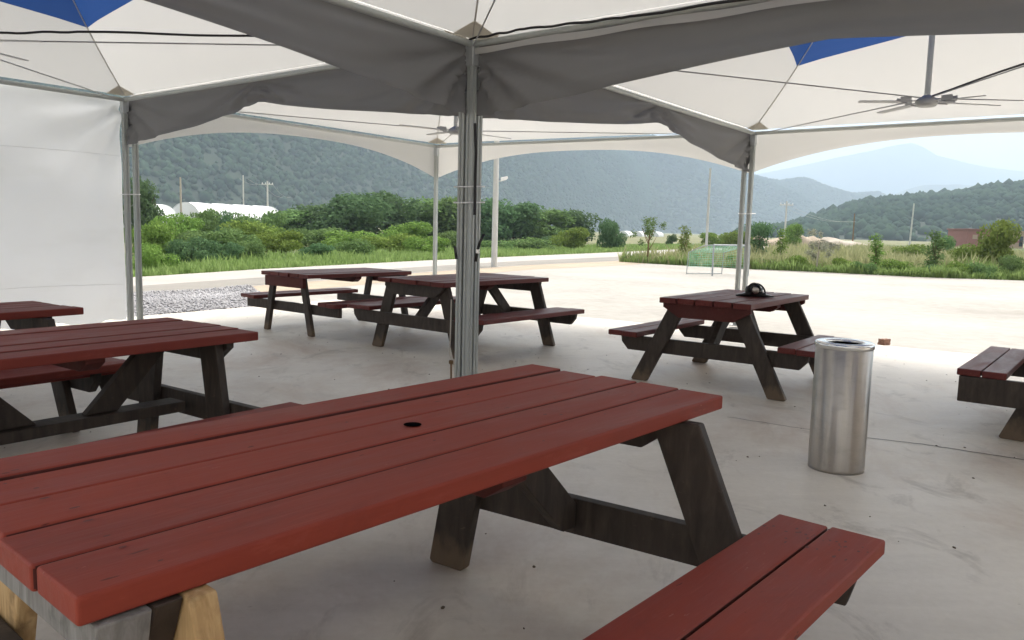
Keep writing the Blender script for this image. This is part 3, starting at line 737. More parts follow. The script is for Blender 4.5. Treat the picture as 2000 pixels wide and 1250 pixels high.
# broken brick
c = gp(1727, 673); bm = bmesh.new(); bmesh.ops.create_cube(bm, size=1); bmesh.ops.subdivide_edges(bm, edges=bm.edges[:], cuts=3, use_grid_fill=True)
for v in bm.verts:
    v.co = Vector((v.co.x*.115, v.co.y*.085, v.co.z*.07+.035)); r_ = random.Random(round(v.co.x*999)+round(v.co.y*777)*31+round(v.co.z*555)*77)
    v.co += Vector((r_.uniform(-1, 1), r_.uniform(-1, 1), r_.uniform(-1, 1) if v.co.z > .005 else 0))*.006
br = MB().bm(bm).build('brick', MAT['brick']); br.location = (c.x, c.y, -.003); br.rotation_euler = (0, 0, .5); tag(br, 'broken reddish brown brick on the slab behind the steel bin', 'brick')
# black bundle on the right-hand table: plastic bag with looped handles, flaps spread flat
c = gp(1472, 579, .736); bz = .737
bundle = thing('black_bag', 'crumpled black plastic bag with looped handles on the right hand tabletop', 'bag', (c.x, c.y, bz), R(-8))
bm = bmesh.new(); bmesh.ops.create_icosphere(bm, subdivisions=4, radius=1)
from mathutils import noise as mn
for v in bm.verts:
    n_ = mn.noise(v.co*2.2)*.16+mn.noise(v.co*6)*.06; k = 1+n_
    v.co = Vector((v.co.x*.072*k, v.co.y*.065*k, max(0, v.co.z*.062*k+.050)))
MB().bm(bm, True).build('bag_body', MAT['black'], bundle)
def flap(pts, hgt, sd):
    bm = bmesh.new(); vs = [bm.verts.new((x, y, 0)) for x, y in pts]; f = bm.faces.new(vs)
    ex = bmesh.ops.extrude_face_region(bm, geom=[f]); 
    for v in [g_ for g_ in ex['geom'] if isinstance(g_, bmesh.types.BMVert)]: v.co.z += .012
    bmesh.ops.subdivide_edges(bm, edges=bm.edges[:], cuts=5, use_grid_fill=True); bmesh.ops.triangulate(bm, faces=bm.faces[:])
    for v in bm.verts:
        r_ = v.co.xy.length
        if v.co.z > .001: v.co.z += max(0, hgt-r_*hgt/.14)+.006*mn.noise(Vector((v.co.x*40, v.co.y*40, sd)))
        v.co.z = max(0, v.co.z)
    bmesh.ops.recalc_face_normals(bm, faces=bm.faces[:]); return bm
MB().bm(flap([(-.15, .0), (-.13, .05), (-.05, .06), (.0, .03), (.0, -.05), (-.06, -.05), (-.13, -.02)], .045, 1), True).build('bag_flap', MAT['black'], bundle)
MB().bm(flap([(0, .04), (.06, .05), (.12, .01), (.165, -.035), (.15, -.055), (.08, -.045), (0, -.06)], .04, 2), True).build('bag_flap', MAT['black'], bundle)
MB().tube([(.04, -.05, .03)]+[(.012+.075*math.cos(a), -.045+.02*math.sin(a), .025+.085*math.sin(a)) for a in np.linspace(.05, 3.0, 14)], .008, 8).build('bag_handle', MAT['black'], bundle)
MB().tube([(-.01+.06*math.cos(a), -.055, .03+.085*math.sin(a)) for a in np.linspace(.3, 3.0, 14)], .007, 8).build('bag_handle', MAT['black'], bundle)
bm = bmesh.new(); bmesh.ops.create_icosphere(bm, subdivisions=3, radius=1)
for v in bm.verts: v.co = Vector((v.co.x*.030, v.co.y*.012, v.co.z*.03))*(1+.15*mn.noise(v.co*3))
o = MB().bm(bm, True).build('bag_tear', MAT['steel'], bundle); o.location = (.002, -.062, .055)
# ------------------------------------------------------------------ football goal
c = gp(1391, 537)
goal = thing('football_goal', 'small grey football goal with green net at the far edge of the pale lot', 'goal', (c.x, c.y, -.03), R(22))
gw, gd, gh = 1.35, .95, .95
MB().tube([(0, 0, 0), (0, 0, gh)], .028, 10).build('goal_post', MAT['goalgrey'], goal); MB().tube([(gw, 0, 0), (gw, 0, gh)], .028, 10).build('goal_post', MAT['goalgrey'], goal)
MB().tube([(0, 0, gh), (gw, 0, gh)], .028, 10).build('crossbar', MAT['goalgrey'], goal)
bk = []
for x in (0, gw):
    MB().tube([(x, 0, gh), (x-.1, .35, gh-.03), (x-.25, gd, gh-.26), (x-.28, gd+.02, 0)], .014, 8).build('back_stay', MAT['goalgrey'], goal)
MB().tube([(-.28, gd+.02, .02), (gw-.28, gd+.02, .02)], .014, 8).build('ground_bar', MAT['goalgrey'], goal)
nt = MB()
def netpanel(a, b, c_, d_, nu, nv):
    a, b, c_, d_ = map(Vector, (a, b, c_, d_))
    for i in range(nu+1):
        t = i/nu; nt.tube([a.lerp(b, t), d_.lerp(c_, t)], .0035, 4, False)
    for i in range(nv+1):
        t = i/nv; nt.tube([a.lerp(d_, t), b.lerp(c_, t)], .0035, 4, False)
netpanel((-.25, gd, gh-.26), (gw-.25, gd, gh-.26), (gw-.28, gd, .25), (-.28, gd, .25), 18, 7)
netpanel((0, 0, gh), (gw, 0, gh), (gw-.25, gd, gh-.26), (-.25, gd, gh-.26), 13, 8)
netpanel((0, 0, gh), (-.25, gd, gh-.26), (-.28, gd, .25), (0, 0, .25), 10, 7)
netpanel((gw, 0, gh), (gw-.25, gd, gh-.26), (gw-.28, gd, .25), (gw, 0, .25), 10, 7)
nt.build('net', MAT['net'], goal)
# ------------------------------------------------------------------ poles in the landscape
def pole(name, label, px, pyb, dist, hgt, r, mat, arm=False, lampz=None, lean=0.0):
    b = dp(px, pyb, dist); root = thing(name, label, 'utility pole', (b.x, b.y, -.09), 0, 'utility poles in the landscape')
    MB().tube([(0, 0, 0), (lean*hgt, 0, hgt)], [r, r*.72], 14).build('shaft', MAT[mat], root)
    if arm:
        MB().box(-.8+lean*hgt, .8+lean*hgt, -.06, .06, hgt-.5, hgt-.38, .01).build('cross_arm', MAT['concrete'], root)
        m = MB()
        for x in (-.7, -.25, .25, .7): m.tube([(x+lean*hgt, 0, hgt-.38), (x+lean*hgt, 0, hgt-.2)], .045, 8)
        m.build('insulator', MAT['lamp'], root)
    if lampz:
        m = MB(); m.tube([(r*.8, 0, lampz-.06), (.2, -.03, lampz-.02)], .018, 8); m.build('lamp_bracket', MAT['galv'], root)
        l = MB().prism([(.16, -.05), (.34, .0), (.40, .06), (.38, .12), (.16, .07)], 'y', -.16, .02, .01).build('floodlight', MAT['lamp'], root); l.location.z = lampz
    return root
pole('utility_pole', 'tall pale concrete pole with a floodlight, just right of the pole bundle', 965, 520, 26.6, 7.5, .105, 'concrete', lampz=2.95)
pole('utility_pole', 'tall thin pale pole before the blue hill, left of the paired tent poles', 1380, 472, 60, 6.2, .10, 'concrete')
pole('utility_pole', 'pale utility pole with a cross arm right of the vase shaped tree', 1532, 470, 95, 5.4, .12, 'concrete', True)
pole('utility_pole', 'short wooden utility pole before the wooded hill', 1665, 476, 130, 5.2, .12, 'stem')
pole('utility_pole', 'leaning pale utility pole before the wooded hill at right', 1776, 480, 120, 6.6, .13, 'concrete', lean=.03)
pole('utility_pole', 'brownish pole at the left end of the white greenhouse', 354, 430, 85, 5.9, .12, 'palebark')
pole('utility_pole', 'slim grey pole behind the middle of the greenhouse', 476, 430, 120, 8.3, .12, 'concrete')
pole('utility_pole', 'grey pole with a cross arm at the right end of the greenhouse', 523, 432, 110, 7.0, .14, 'concrete', True)
def wires(label, a, b, sagm):
    m = MB()
    for off in (-.6, .6):
        pts_ = [Vector(a).lerp(Vector(b), t)+Vector((off, 0, -sagm*4*t*(1-t))) for t in np.linspace(0, 1, 15)]; m.tube(pts_, .013, 5)
    tag(m.build('overhead_wires', MAT['wire']), label, 'wires')
wires('pair of overhead wires between the two poles behind the greenhouse', dp(476, 349, 120), dp(523, 358, 110), .5)
wires('pair of overhead wires sloping down right from the greenhouse end pole', dp(523, 358, 110), dp(560, 385, 120), .6)
wires('pair of overhead wires from the cross arm pole to the short wooden pole', dp(1533, 402, 95), dp(1665, 432, 130), .7)
# ------------------------------------------------------------------ greenhouses
def greenhouse(label, a, b, wd, hg, bays):
    a, b = Vector(a), Vector(b); d_ = b-a; L = d_.length; rz = math.atan2(d_.y, d_.x)
    root = thing('greenhouse', label, 'greenhouse', (a.x, a.y, -.09), rz, 'white film greenhouses')
    m = MB(); N = 14; xs = np.linspace(0, L, bays*4+1); vs = []; fs = []
    for i, x in enumerate(xs):
        bul = -.06 if i % 4 == 0 else .03
        for k in range(N+1):
            t = math.pi*k/N; y = -math.cos(t)*wd/2; z = (abs(math.sin(t))**.75)*(hg+bul)
            vs.append((x, y, z))
    for i in range(len(xs)-1):
        for k in range(N): fs.append((i*(N+1)+k, (i+1)*(N+1)+k, (i+1)*(N+1)+k+1, i*(N+1)+k+1))
    fs.append(tuple(range(N+1))); fs.append(tuple(len(vs)-1-k for k in range(N+1)))
    m.add(vs, fs, False).build('film_cover', MAT['film'], root)
    for i in range(bays+1):
        x = L*i/bays
        MB().tube([(x, -math.cos(math.pi*k/N)*(wd/2+.02), (abs(math.sin(math.pi*k/N))**.75)*(hg-.03)+.02) for k in range(N+1)], .05, 6).build('hoop', MAT['galv'], root)
    return root
g1, g2 = dp(362, 430, 92), dp(523, 430, 104)
greenhouse('long white film greenhouse behind the shrubs on the left', g1, g2, 5.5, 3.45, 4)
greenhouse('short stretch of white greenhouse left of the brownish pole', dp(266, 430, 88), dp(318, 430, 92), 4.5, 3.1, 2)
for i, x in enumerate((1222, 1250, 1283)):
    greenhouse(('leftmost', 'middle', 'rightmost')[i]+' of three tiny white greenhouses far behind the road', dp(x-6, 457, 230+i*10), dp(x+5, 457, 236+i*10), 3, 1.5, 1)
# ------------------------------------------------------------------ red-brown building
a = dp(1889, 476, 150); b = dp(1996, 476, 150); L = (b-a).length
bld = thing('building', 'low reddish brown building behind the slanted yellow green tree', 'building', (a.x, a.y, -.09), math.atan2(b.y-a.y, b.x-a.x))
MB().box(0, L*.62, 0, 7, 0, 3.3, .03).build('wall', MAT['tile'], bld)
MB().box(L*.62+.02, L, -.4, 7, 0, 3.1, .03).build('wall', MAT['beige'], bld)
MB().box(-.2, L*.62+.15, -.3, 7.2, 3.31, 3.5, .03).build('roof', MAT['tile'], bld)
MB().box(L*.62+.17, L+.2, -.6, 7.2, 3.11, 3.3, .03).build('roof', MAT['beige'], bld)
for x in (.9, 2.6, 4.3): MB().box(x, x+.9, -.03, .05, 1.6, 2.4, .01).build('window', MAT['beige'], bld)
MB().box(L*.92, L-.15, -.44, -.38, .4, 2.3, .01).build('window', MAT['window'], bld)
MB().box(L*.64, L-.3, -.44, -.37, 1.1, 1.5, .01).build('window', MAT['tile'], bld)
# ------------------------------------------------------------------ vegetation
def leaves(n, blobs, size, seed, up_=.3, shell=.55):
    """leaf quads spread through a set of ellipsoids (cx,cy,cz,rx,ry,rz)"""
    g = np.random.default_rng(seed); bl = np.array(blobs); w = bl[:, 3]*bl[:, 4]+bl[:, 4]*bl[:, 5]; w /= w.sum()
    k = g.choice(len(bl), n, p=w); dd = g.normal(size=(n, 3)); dd /= np.linalg.norm(dd, axis=1, keepdims=True)
    r = (shell+(1-shell)*g.random(n)**.6)*(1+g.normal(size=n)*.07)
    P = bl[k, :3]+dd*bl[k, 3:]*r[:, None]
    P[:, 2] = np.maximum(P[:, 2], .02)
    nr = dd+g.normal(size=(n, 3))*.7+np.array([0, 0, up_]); nr /= np.linalg.norm(nr, axis=1, keepdims=True)
    t = np.cross(nr, g.normal(size=(n, 3))); t /= np.linalg.norm(t, axis=1, keepdims=True); b_ = np.cross(nr, t)
    s = size*(.6+.8*g.random(n))[:, None]
    V = np.stack([P-t*s*.5, P+b_*s*.32+nr*s*.06, P+t*s*.5, P-b_*s*.32-nr*s*.06], 1).reshape(-1, 3)
    return V, np.arange(n*4).reshape(n, 4)
def blob_crown(seed, rx, rz, z0, nb, spread=.75):
    g = random.Random(seed); o = []
    for i in range(nb):
        a = g.uniform(0, 6.28); q = g.uniform(.1, spread)*rx; zz = z0+rz*g.uniform(.35, 1.5); k = 1-.35*abs(zz-z0-rz)/rz
        s = g.uniform(.32, .55); o.append((q*math.cos(a)*k, q*math.sin(a)*k, zz, rx*s, rx*s, rz*s*.85))
    return o
CROWNS = {}
ZTOP = {}
def crown_mesh(kind, seed, mat):
    key = (kind, seed, mat)
    if key in CROWNS: return CROWNS[key]
    if kind == 'tree': V, Fq = leaves(5200, blob_crown(seed, 1.0, .85, .05, 17)+[(0, 0, .45, .75, .75, .5)], .105, seed)       # unit: ~2 wide, ~2 high
    elif kind == 'bush': V, Fq = leaves(4200, blob_crown(seed, 1.0, .52, -.05, 15, .95), .09, seed)
    elif kind == 'vase':
        bl = [(math.cos(a)*r*.5, math.sin(a)*r*.5, z, .2+.22*z, .2+.22*z, .28) for z in (.25, .6, 1.0, 1.4, 1.7) for a, r in ((0, .3*z), (2, .4*z), (4, .5*z), (5, .2*z))]
        V, Fq = leaves(3000, bl, .085, seed, .6, .2)
    elif kind == 'column':
        g = random.Random(seed); bl = [(g.uniform(-.12, .12), g.uniform(-.12, .12), z, .26*math.sin(min(3, .6+z*1.3))+.08, .26, .2) for z in np.linspace(.3, 1.9, 9)]
        V, Fq = leaves(1150, bl, .085, seed, .5, .1)
    elif kind == 'wisp':
        g = random.Random(seed); bl = [(g.uniform(-.55, .55), g.uniform(-.55, .55), g.uniform(.7, 1.8), .2, .2, .2) for _ in range(12)]
        V, Fq = leaves(1100, bl, .07, seed, .5, .1)
    V[:, 0] -= V[:, 0].mean(); V[:, 1] -= V[:, 1].mean()
    V[:, :2] /= np.percentile(np.abs(V[:, :2]), 97); V[:, 2] /= np.percentile(V[:, 2], 99.3)   # unit: radius 1, height 1
    me = npmesh('crown', V, Fq, MAT[mat]); m_ = me.data; bpy.data.objects.remove(me); CROWNS[key] = m_; return m_
def plant(name, cat, label, px, py_top, width, dist, kind, seed, mat, py_base=None, trunk='bark', trunk_h=.45, group=None, lean=0.0, pw=None):
    """px, py_top and width are the survey bearing, top and spread of the plant; dist its distance"""
    base = dp(px, 480, dist); topp = dp(px, py_top, dist); gz = -.09
    hgt = topp.z-gz; wid = width/F*dist*1.02
    root = thing(name, label, cat, (base.x, base.y, gz), random.uniform(0, 6.28), group)
    cr = link('crown', crown_mesh(kind, seed, mat), None, root)
    cr.scale = (wid*.5, wid*.5, hgt)
    r0 = max(.02, hgt*.018)*(1.6 if kind == 'tree' else 1)
    m = MB(); rr = random.Random(seed*7+int(px))
    m.tube([(0, 0, -.02), (.03*hgt*rr.uniform(-1, 1), .03*hgt*rr.uniform(-1, 1), hgt*.35), (.05*hgt*rr.uniform(-1, 1), .05*hgt*rr.uniform(-1, 1), hgt*.72)], [r0*1.25, r0*.9, r0*.35], 7)
    for _ in range(5):
        a = rr.uniform(0, 6.28); z0 = hgt*rr.uniform(.2, .5); q = wid*rr.uniform(.18, .34)
        m.tube([(0, 0, z0), (q*.5*math.cos(a), q*.5*math.sin(a), z0+hgt*.14), (q*math.cos(a), q*math.sin(a), z0+hgt*.32)], [r0*.6, r0*.4, r0*.15], 5)
    m.build('trunk', MAT[trunk], root)
    return root
GT = 'dark trees behind the shrubs'; GB = 'shrubs beyond the road'
# dark tree row
for i, (x, y, w, dist, mat, lab) in enumerate([
    (572, 412, 95, 70, 'leaf_mid', 'dark green tree at the left end of the tree row, right of the greenhouse'),
    (622, 402, 100, 72, 'leaf_dark', 'second tree of the dark row from the left'),
    (690, 380, 120, 68, 'leaf_dark', 'tall round tree of the dark row, highest of them all'),
    (757, 378, 110, 72, 'leaf_dark', 'tall dark tree just right of the highest tree in the row'),
    (825, 392, 110, 76, 'leaf_mid', 'mid green tree left of the slim rear tent pole'),
    (882, 388, 100, 76, 'leaf_mid', 'mid green tree partly behind the middle pole bundle'),
    (955, 392, 90, 74, 'leaf_dark', 'dark tree behind the tall concrete pole with the floodlight'),
    (1003, 398, 95, 76, 'leaf_dark', 'dark tree just right of the tall concrete pole'),
    (1062, 410, 100, 78, 'leaf_mid', 'broad tree in the right half of the tree row'),
    (1120, 413, 75, 84, 'leaf_dark', 'last dark tree at the right end of the tree row')]):
    plant('broadleaf_tree', 'tree', lab, x, y, w, dist, 'tree', 21+i % 5, mat, group=GT)
plant('pine_tree', 'tree', 'dark layered tree beside the sheet wall poles at far left', 282, 352, 70, 48, 'tree', 31, 'leaf_dark')
# shrubs
for i, (x, y, w, dist, mat, lab) in enumerate([
    (300, 436, 90, 30, 'leaf_bright', 'yellow green shrub close to the poles of the sheet wall'),
    (292, 478, 85, 20.5, 'leaf_bright', 'bright shrub hugging the road at the far left'),
    (345, 420, 90, 40, 'leaf_bright', 'light green shrub below the left end of the greenhouse'),
    (395, 412, 75, 48, 'leaf_mid', 'upright shrub in front of the greenhouse, left of its middle'),
    (424, 410, 55, 50, 'leaf_dark', 'dark upright shrub in front of the middle of the greenhouse'),
    (468, 418, 75, 52, 'leaf_mid', 'olive shrub below the right half of the greenhouse'),
    (522, 414, 75, 55, 'leaf_mid', 'green shrub at the right end of the greenhouse'),
    (390, 452, 110, 31, 'leaf_mid', 'large mid green shrub in the left thicket'),
    (375, 466, 80, 24.5, 'leaf_dark', 'dark round shrub near the road, left thicket'),
    (447, 447, 100, 30, 'leaf_mid', 'rounded shrub in the middle of the left thicket'),
    (440, 474, 60, 26, 'leaf_dark', 'small dark shrub near the road below the rounded one'),
    (492, 472, 55, 27, 'leaf_mid', 'low leafy shrub at the right edge of the left thicket'),
    (500, 434, 120, 42, 'leaf_bright', 'flat topped green shrub below the right end of the greenhouse'),
    (552, 452, 90, 34, 'leaf_bright', 'bright yellow green arching shrub above the far picnic table'),
    (612, 446, 110, 44, 'leaf_mid', 'olive green shrub in front of the second dark tree'),
    (622, 476, 65, 30, 'leaf_dark', 'dark small shrub by the grass verge above the far picnic table'),
    (690, 452, 110, 42, 'leaf_bright', 'bright shrub in front of the highest dark tree'),
    (695, 468, 70, 33, 'leaf_mid', 'low mid green shrub in front of the highest dark tree'),
    (775, 458, 110, 40, 'leaf_bright', 'light green shrub left of the slim rear tent pole'),
    (800, 434, 100, 52, 'leaf_bright', 'pale green rounded shrub before the mid green tree'),
    (832, 462, 70, 38, 'leaf_bright', 'light green shrub directly behind the slim rear tent pole'),
    (880, 452, 70, 48, 'leaf_mid', 'shrub between the slim pole and the pole bundle'),
    (960, 470, 100, 46, 'leaf_mid', 'low shrub behind the foot of the tall concrete pole'),
    (1030, 465, 90, 50, 'leaf_mid', 'green shrub in front of the broad tree'),
    (1075, 462, 60, 60, 'leaf_dark', 'dark little shrub left of the yellow green bush'),
    (1118, 445, 75, 52, 'leaf_yellow', 'yellow green bush in front of the last dark tree'),
    (1192, 430, 58, 58, 'leaf_dark', 'round deep green bush standing alone across the road'),
    (1310, 458, 20, 80, 'leaf_dark', 'small round bush at the road bend'),
    (1975, 500, 60, 27.5, 'leaf_mid', 'blue green bush at the right edge of the lot')]):
    plant('bush', 'bush', lab, x, y, w, dist, 'bush', 41+i % 6, mat, group=GB)
# young trees on the right
plant('young_tree', 'tree', 'thin young tree with a brown stem beside the road, airy crown', 1266, 424, 55, 33.5, 'wisp', 51, 'leaf_mid', trunk='stem')
plant('young_tree', 'tree', 'narrow yellowish young tree left of the football goal', 1338, 442, 26, 36, 'column', 52, 'leaf_yellow', trunk='stem')
plant('young_tree', 'tree', 'dark green vase shaped tree right of the double tent poles', 1483, 434, 46, 38, 'vase', 53, 'leaf_dark')
plant('young_tree', 'tree', 'tall thin weedy tree with pale stems right of the vase shaped tree', 1524, 448, 24, 34, 'column', 54, 'leaf_bright', trunk='palebark')
plant('young_tree', 'tree', 'feathery light green tree behind the pole with the cross arm', 1548, 438, 34, 80, 'tree', 24, 'leaf_bright')
plant('young_tree', 'tree', 'pale almost leafless small tree with a whitish trunk', 1598, 448, 52, 29.5, 'wisp', 56, 'leaf_grey', trunk='palebark')
plant('young_tree', 'tree', 'slender bright green sapling in the meadow', 1712, 458, 30, 29.5, 'column', 57, 'leaf_bright', trunk='stem')
plant('young_tree', 'tree', 'green sapling with a dark lower part in the meadow, right of the slender one', 1826, 452, 40, 29, 'column', 58, 'leaf_mid', trunk='stem')
plant('young_tree', 'tree', 'large sprawling yellow green tree at the right edge, hiding the building', 1944, 434, 62, 31, 'tree', 25, 'leaf_yellow', trunk='stem')
plant('young_tree', 'tree', 'low yellow green tree left of the sprawling one', 1905, 478, 70, 32, 'bush', 45, 'leaf_yellow', trunk='stem')
plant('young_tree', 'tree', 'small green tree behind the meadow before the wooded hill', 1845, 462, 40, 60, 'bush', 46, 'leaf_mid')
plant('bush', 'bush', 'row of light green bushes behind the football goal, left part', 1400, 455, 70, 75, 'bush', 42, 'leaf_bright', group=GB)
plant('bush', 'bush', 'light green bush between the double tent poles and the thin pale pole', 1440, 452, 60, 70, 'bush', 43, 'leaf_bright', group=GB)
for i, (x, y, w, dist, mat, lab) in enumerate([
    (1560, 500, 46, 30, 'leaf_bright', 'low weed clump left of the pale leafless tree'),
    (1650, 505, 50, 29.4, 'leaf_bright', 'low weed clump right of the pale leafless tree'),
    (1690, 512, 40, 28.3, 'leaf_mid', 'low weed clump at the foot of the slender sapling'),
    (1760, 508, 60, 28.3, 'leaf_bright', 'broad low weed clump between the two meadow saplings'),
    (1828, 518, 40, 27.6, 'leaf_dark', 'dark weed clump at the foot of the two tone sapling'),
    (1875, 512, 44, 27.6, 'leaf_bright', 'light weed clump right of the two tone sapling'),
    (1920, 515, 50, 27.3, 'leaf_mid', 'weed clump below the sprawling yellow green tree'),
    (1445, 500, 50, 31.5, 'leaf_bright', 'weed clump behind the goal, right side'),
    (1500, 505, 40, 30.5, 'leaf_mid', 'weed clump below the vase shaped tree'),
    (1290, 500, 40, 33.8, 'leaf_mid', 'weed clump between the airy young tree and the narrow yellowish one'),
    (1365, 496, 50, 33, 'leaf_bright', 'weed clump just left of the football goal'),
    (1610, 470, 50, 52, 'leaf_grey', 'greyish weed clump before the pale rubble mound'),
    (1780, 478, 60, 50, 'leaf_yellow', 'dry yellowish clump in the middle of the meadow'),
    (1870, 486, 50, 42, 'leaf_yellow', 'dry clump in the meadow before the reddish building')]):
    plant('weed_clump', 'weeds', lab, x, y, w, dist, 'bush', 41+i % 6, mat, group='weed clumps along the lot edge')
# grass as blades
def blades(name, label, P, hmin, hmax, mat, wd=.02, cat='grass'):
    pt_ = np.array([mn.noise(Vector((p[0]*.55, p[1]*.55, 4)))+.6*mn.noise(Vector((p[0]*1.7, p[1]*1.7, 8))) for p in P])
    P = P[pt_ > -.32]; pt_ = pt_[pt_ > -.32]
    n = len(P); g = RNG; h = g.uniform(hmin, hmax, n)*np.clip(.75+.9*pt_, .3, 1.6); a = g.uniform(0, 6.28, n); l = g.normal(size=(n, 2))*.25*h[:, None]
    dx = np.stack([np.cos(a), np.sin(a), 0*a], 1)*(wd*(.6+.8*g.random(n)))[:, None]
    T = P+np.concatenate([l, h[:, None]], 1); Mi = P+np.concatenate([l*.35, h[:, None]*.55], 1)
    V = np.stack([P-dx, P+dx, Mi+dx*.7, T, Mi-dx*.7], 1).reshape(-1, 3)
    idx = (np.arange(n)*5)[:, None]; Fq = np.concatenate([idx+np.array([[0, 1, 2, 4]]), idx+np.array([[4, 2, 3, 3]])]) 
    q = np.concatenate([idx+np.array([[0, 1, 2]]), idx+np.array([[0, 2, 4]]), idx+np.array([[4, 2, 3]])])
    return tag(npmesh(name, V, q, MAT[mat]), label, cat, kind='stuff')
def field(n, poly_fn, z=-.09):
    o = []
    while len(o) < n:
        p = poly_fn(); 
        if p: o.append((p[0], p[1], z))
    return np.array(o)
def verge_pt():
    i = random.randint(0, 57); t = random.random(); a, b = RF[i], RF[i+1]; x, y = a[0]+(b[0]-a[0])*t, a[1]+(b[1]-a[1])*t
    if y < 15 or y > 80: return None
    d_ = Vector((b[0]-a[0], b[1]-a[1])).normalized(); nx, ny = -d_.y, d_.x; w = random.random()**1.4*7
    return (x+nx*w, y+ny*w)
ribbon('verge', [(x-.0, y) for x, y in RF], [(x-9, y+5) for x, y in RF], -.06, MAT['verge'])
blades('verge_grass', 'green grass and weeds on the verge beyond the road', field(46000, verge_pt, -.06), .06, .34, 'grass', .028)
def far_edge(x):
    L = [(4.3, 34.2), (5.47, 33.0), (9.16, 29.8), (11.1, 28.9), (13.85, 26.9), (17.1, 26.5), (24, 25), (40, 21)]
    for a, b in zip(L, L[1:]):
        if a[0] <= x <= b[0]: return a[1]+(b[1]-a[1])*(x-a[0])/(b[0]-a[0])
def right_of_road(x, y):
    for a, b in zip(RN, RN[1:]):
        if a[1] <= y <= b[1]: return x > a[0]+(b[0]-a[0])*(y-a[1])/(b[1]-a[1])+.4
    return True
def strip_pt(w):
    def f():
        x = random.uniform(4.6, 26); y = far_edge(x)+random.random()**1.6*w+.05
        return (x, y) if right_of_road(x, y) else None
    return f
def mead_pt():
    y = 30+random.random()**1.5*60; x = random.uniform(4, 24+y*.35)
    if x < 40 and far_edge(min(max(x, 4.3), 39)) > y: return None
    return (x, y) if right_of_road(x, y) else None
mz = [(4.3, 34.3), (9.16, 29.85), (13.85, 26.95), (24, 25.05), (40, 21.05), (120, 40), (130, 160), (72, 160), (27, 76), (10.2, 44.1)]
sheet('meadow', mz, -.07, MAT['verge'])
blades('meadow_edge_grass', 'bright green weeds along the far edge of the pale lot', field(26000, strip_pt(3.5), -.07), .12, .5, 'grass', .03)
blades('meadow_grass', 'dry yellowish meadow grass behind the lot on the right', field(60000, mead_pt, -.07), .2, .75, 'grass_dry', .045)
ed = [(8.2, 30.6), (9.16, 29.8), (11.1, 28.9), (13.85, 26.9), (15.5, 26.7)]
ribbon('earth_edge', ed, [(8.25, 30.2), (9.0, 29.1), (10.8, 28.0), (13.6, 26.2), (15.5, 26.4)], -.026, MAT['shoulder'])
# dirt mounds and rubble
def mound(label, px, dist, w, hgt, mat, seed):
    c = dp(px, 480, dist); n = 40; V = []; g = random.Random(seed); fs = []
    for a in range(n+1):
        for b in range(13):
            x = -w/2+w*a/n; y = -w*.2+w*.4*b/12; e = max(0, 1-(2*x/w)**2)*max(0, 1-(5*y/w)**2)
            V.append((x, y, hgt*e**.6*(.75+.5*mn.noise(Vector((x*.45, y*.5, seed))))+.15*e*mn.noise(Vector((x*2, y*2, seed)))-.1))
    for a in range(n):
        for b in range(12): k = a*13+b; fs.append((k, k+13, k+14, k+1))
    o = MB().add(V, fs, True).build('earth_mound', MAT[mat]); o.location = (c.x, c.y, -.05); return tag(o, label, 'earth mound', 'mounds of bare earth behind the meadow')
mound('sandy earth mound behind the double tent poles', 1490, 95, 9, 1.5, 'sand', 1)
mound('sandy earth mound right of the pole with the cross arm', 1560, 110, 9, 1.9, 'sand', 2)
mound('pale mound of earth and rubble left of the short wooden pole', 1610, 118, 13, 1.4, 'rubble', 3)
# ------------------------------------------------------------------ hills and woods
def loft(name, crest, foot, mat, nu=160, nv=40, amp=0.0, fs_=.01, back=1.35):
    """slope between a foot line and a crest line (lists of 3-d points), with rough relief"""
    def rs(L, n):
        d_ = [0]
        for a, b in zip(L, L[1:]): d_.append(d_[-1]+(b-a).length)
        o = []
        for k in range(n):
            s = d_[-1]*k/(n-1)
            for i in range(len(L)-1):
                if s <= d_[i+1]+1e-6: o.append(L[i].lerp(L[i+1], (s-d_[i])/(d_[i+1]-d_[i]))); break
        return o
    A, B = rs(foot, nu), rs(crest, nu); V = []; fc = []
    for a, b in zip(A, B):
        for j in range(nv+1):
            t = j/nv*back
            p = a.lerp(b, min(t, 1)); z = a.z+(b.z-a.z)*math.sin(min(t, 1)*math.pi/2)**.9 if t <= 1 else b.z*(1-(t-1)*1.2)
            if t > 1: p = b+(b-a)*(t-1)
            k = math.sin(min(t, 1)*math.pi)*.9 if t <= 1 else .5
            z += amp*k*(mn.noise(Vector((p.x*fs_, p.y*fs_, 3)))+.5*mn.noise(Vector((p.x*fs_*2.7, p.y*fs_*2.7, 9))))
            V.append((p.x, p.y, z))
    for i in range(nu-1):
        for j in range(nv): k = i*(nv+1)+j; fc.append((k, k+nv+1, k+nv+2, k+1))
    o = MB().add(V, fc, True).build(name, mat); tag(o, kind='structure'); return np.array(V).reshape(nu, nv+1, 3)
def G(px, dist): 
    p = dp(px, 450, dist); return Vector((p.x, p.y, -1))
D = lambda L: [dp(*q) for q in L]
g_main = loft('hillside', D([(-400, 40, 800), (100, 60, 950), (500, 90, 1150), (800, 150, 1400), (1100, 225, 1800), (1300, 285, 2200), (1400, 318, 2400), (1470, 345, 2550), (1520, 356, 2650), (1560, 356, 2750), (1600, 371, 2850), (1660, 381, 2950), (1712, 381, 3050), (1735, 394, 3100), (1800, 440, 3200)]),
              [G(-400, 380), G(100, 430), G(500, 560), G(800, 800), G(1100, 1250), G(1300, 1600), G(1400, 1750), G(1470, 1850), G(1520, 1900), G(1560, 1950), G(1600, 2050), G(1660, 2150), G(1712, 2250), G(1735, 2300), G(1800, 2400)], MAT['hill'], 220, 60, 42, .0032)
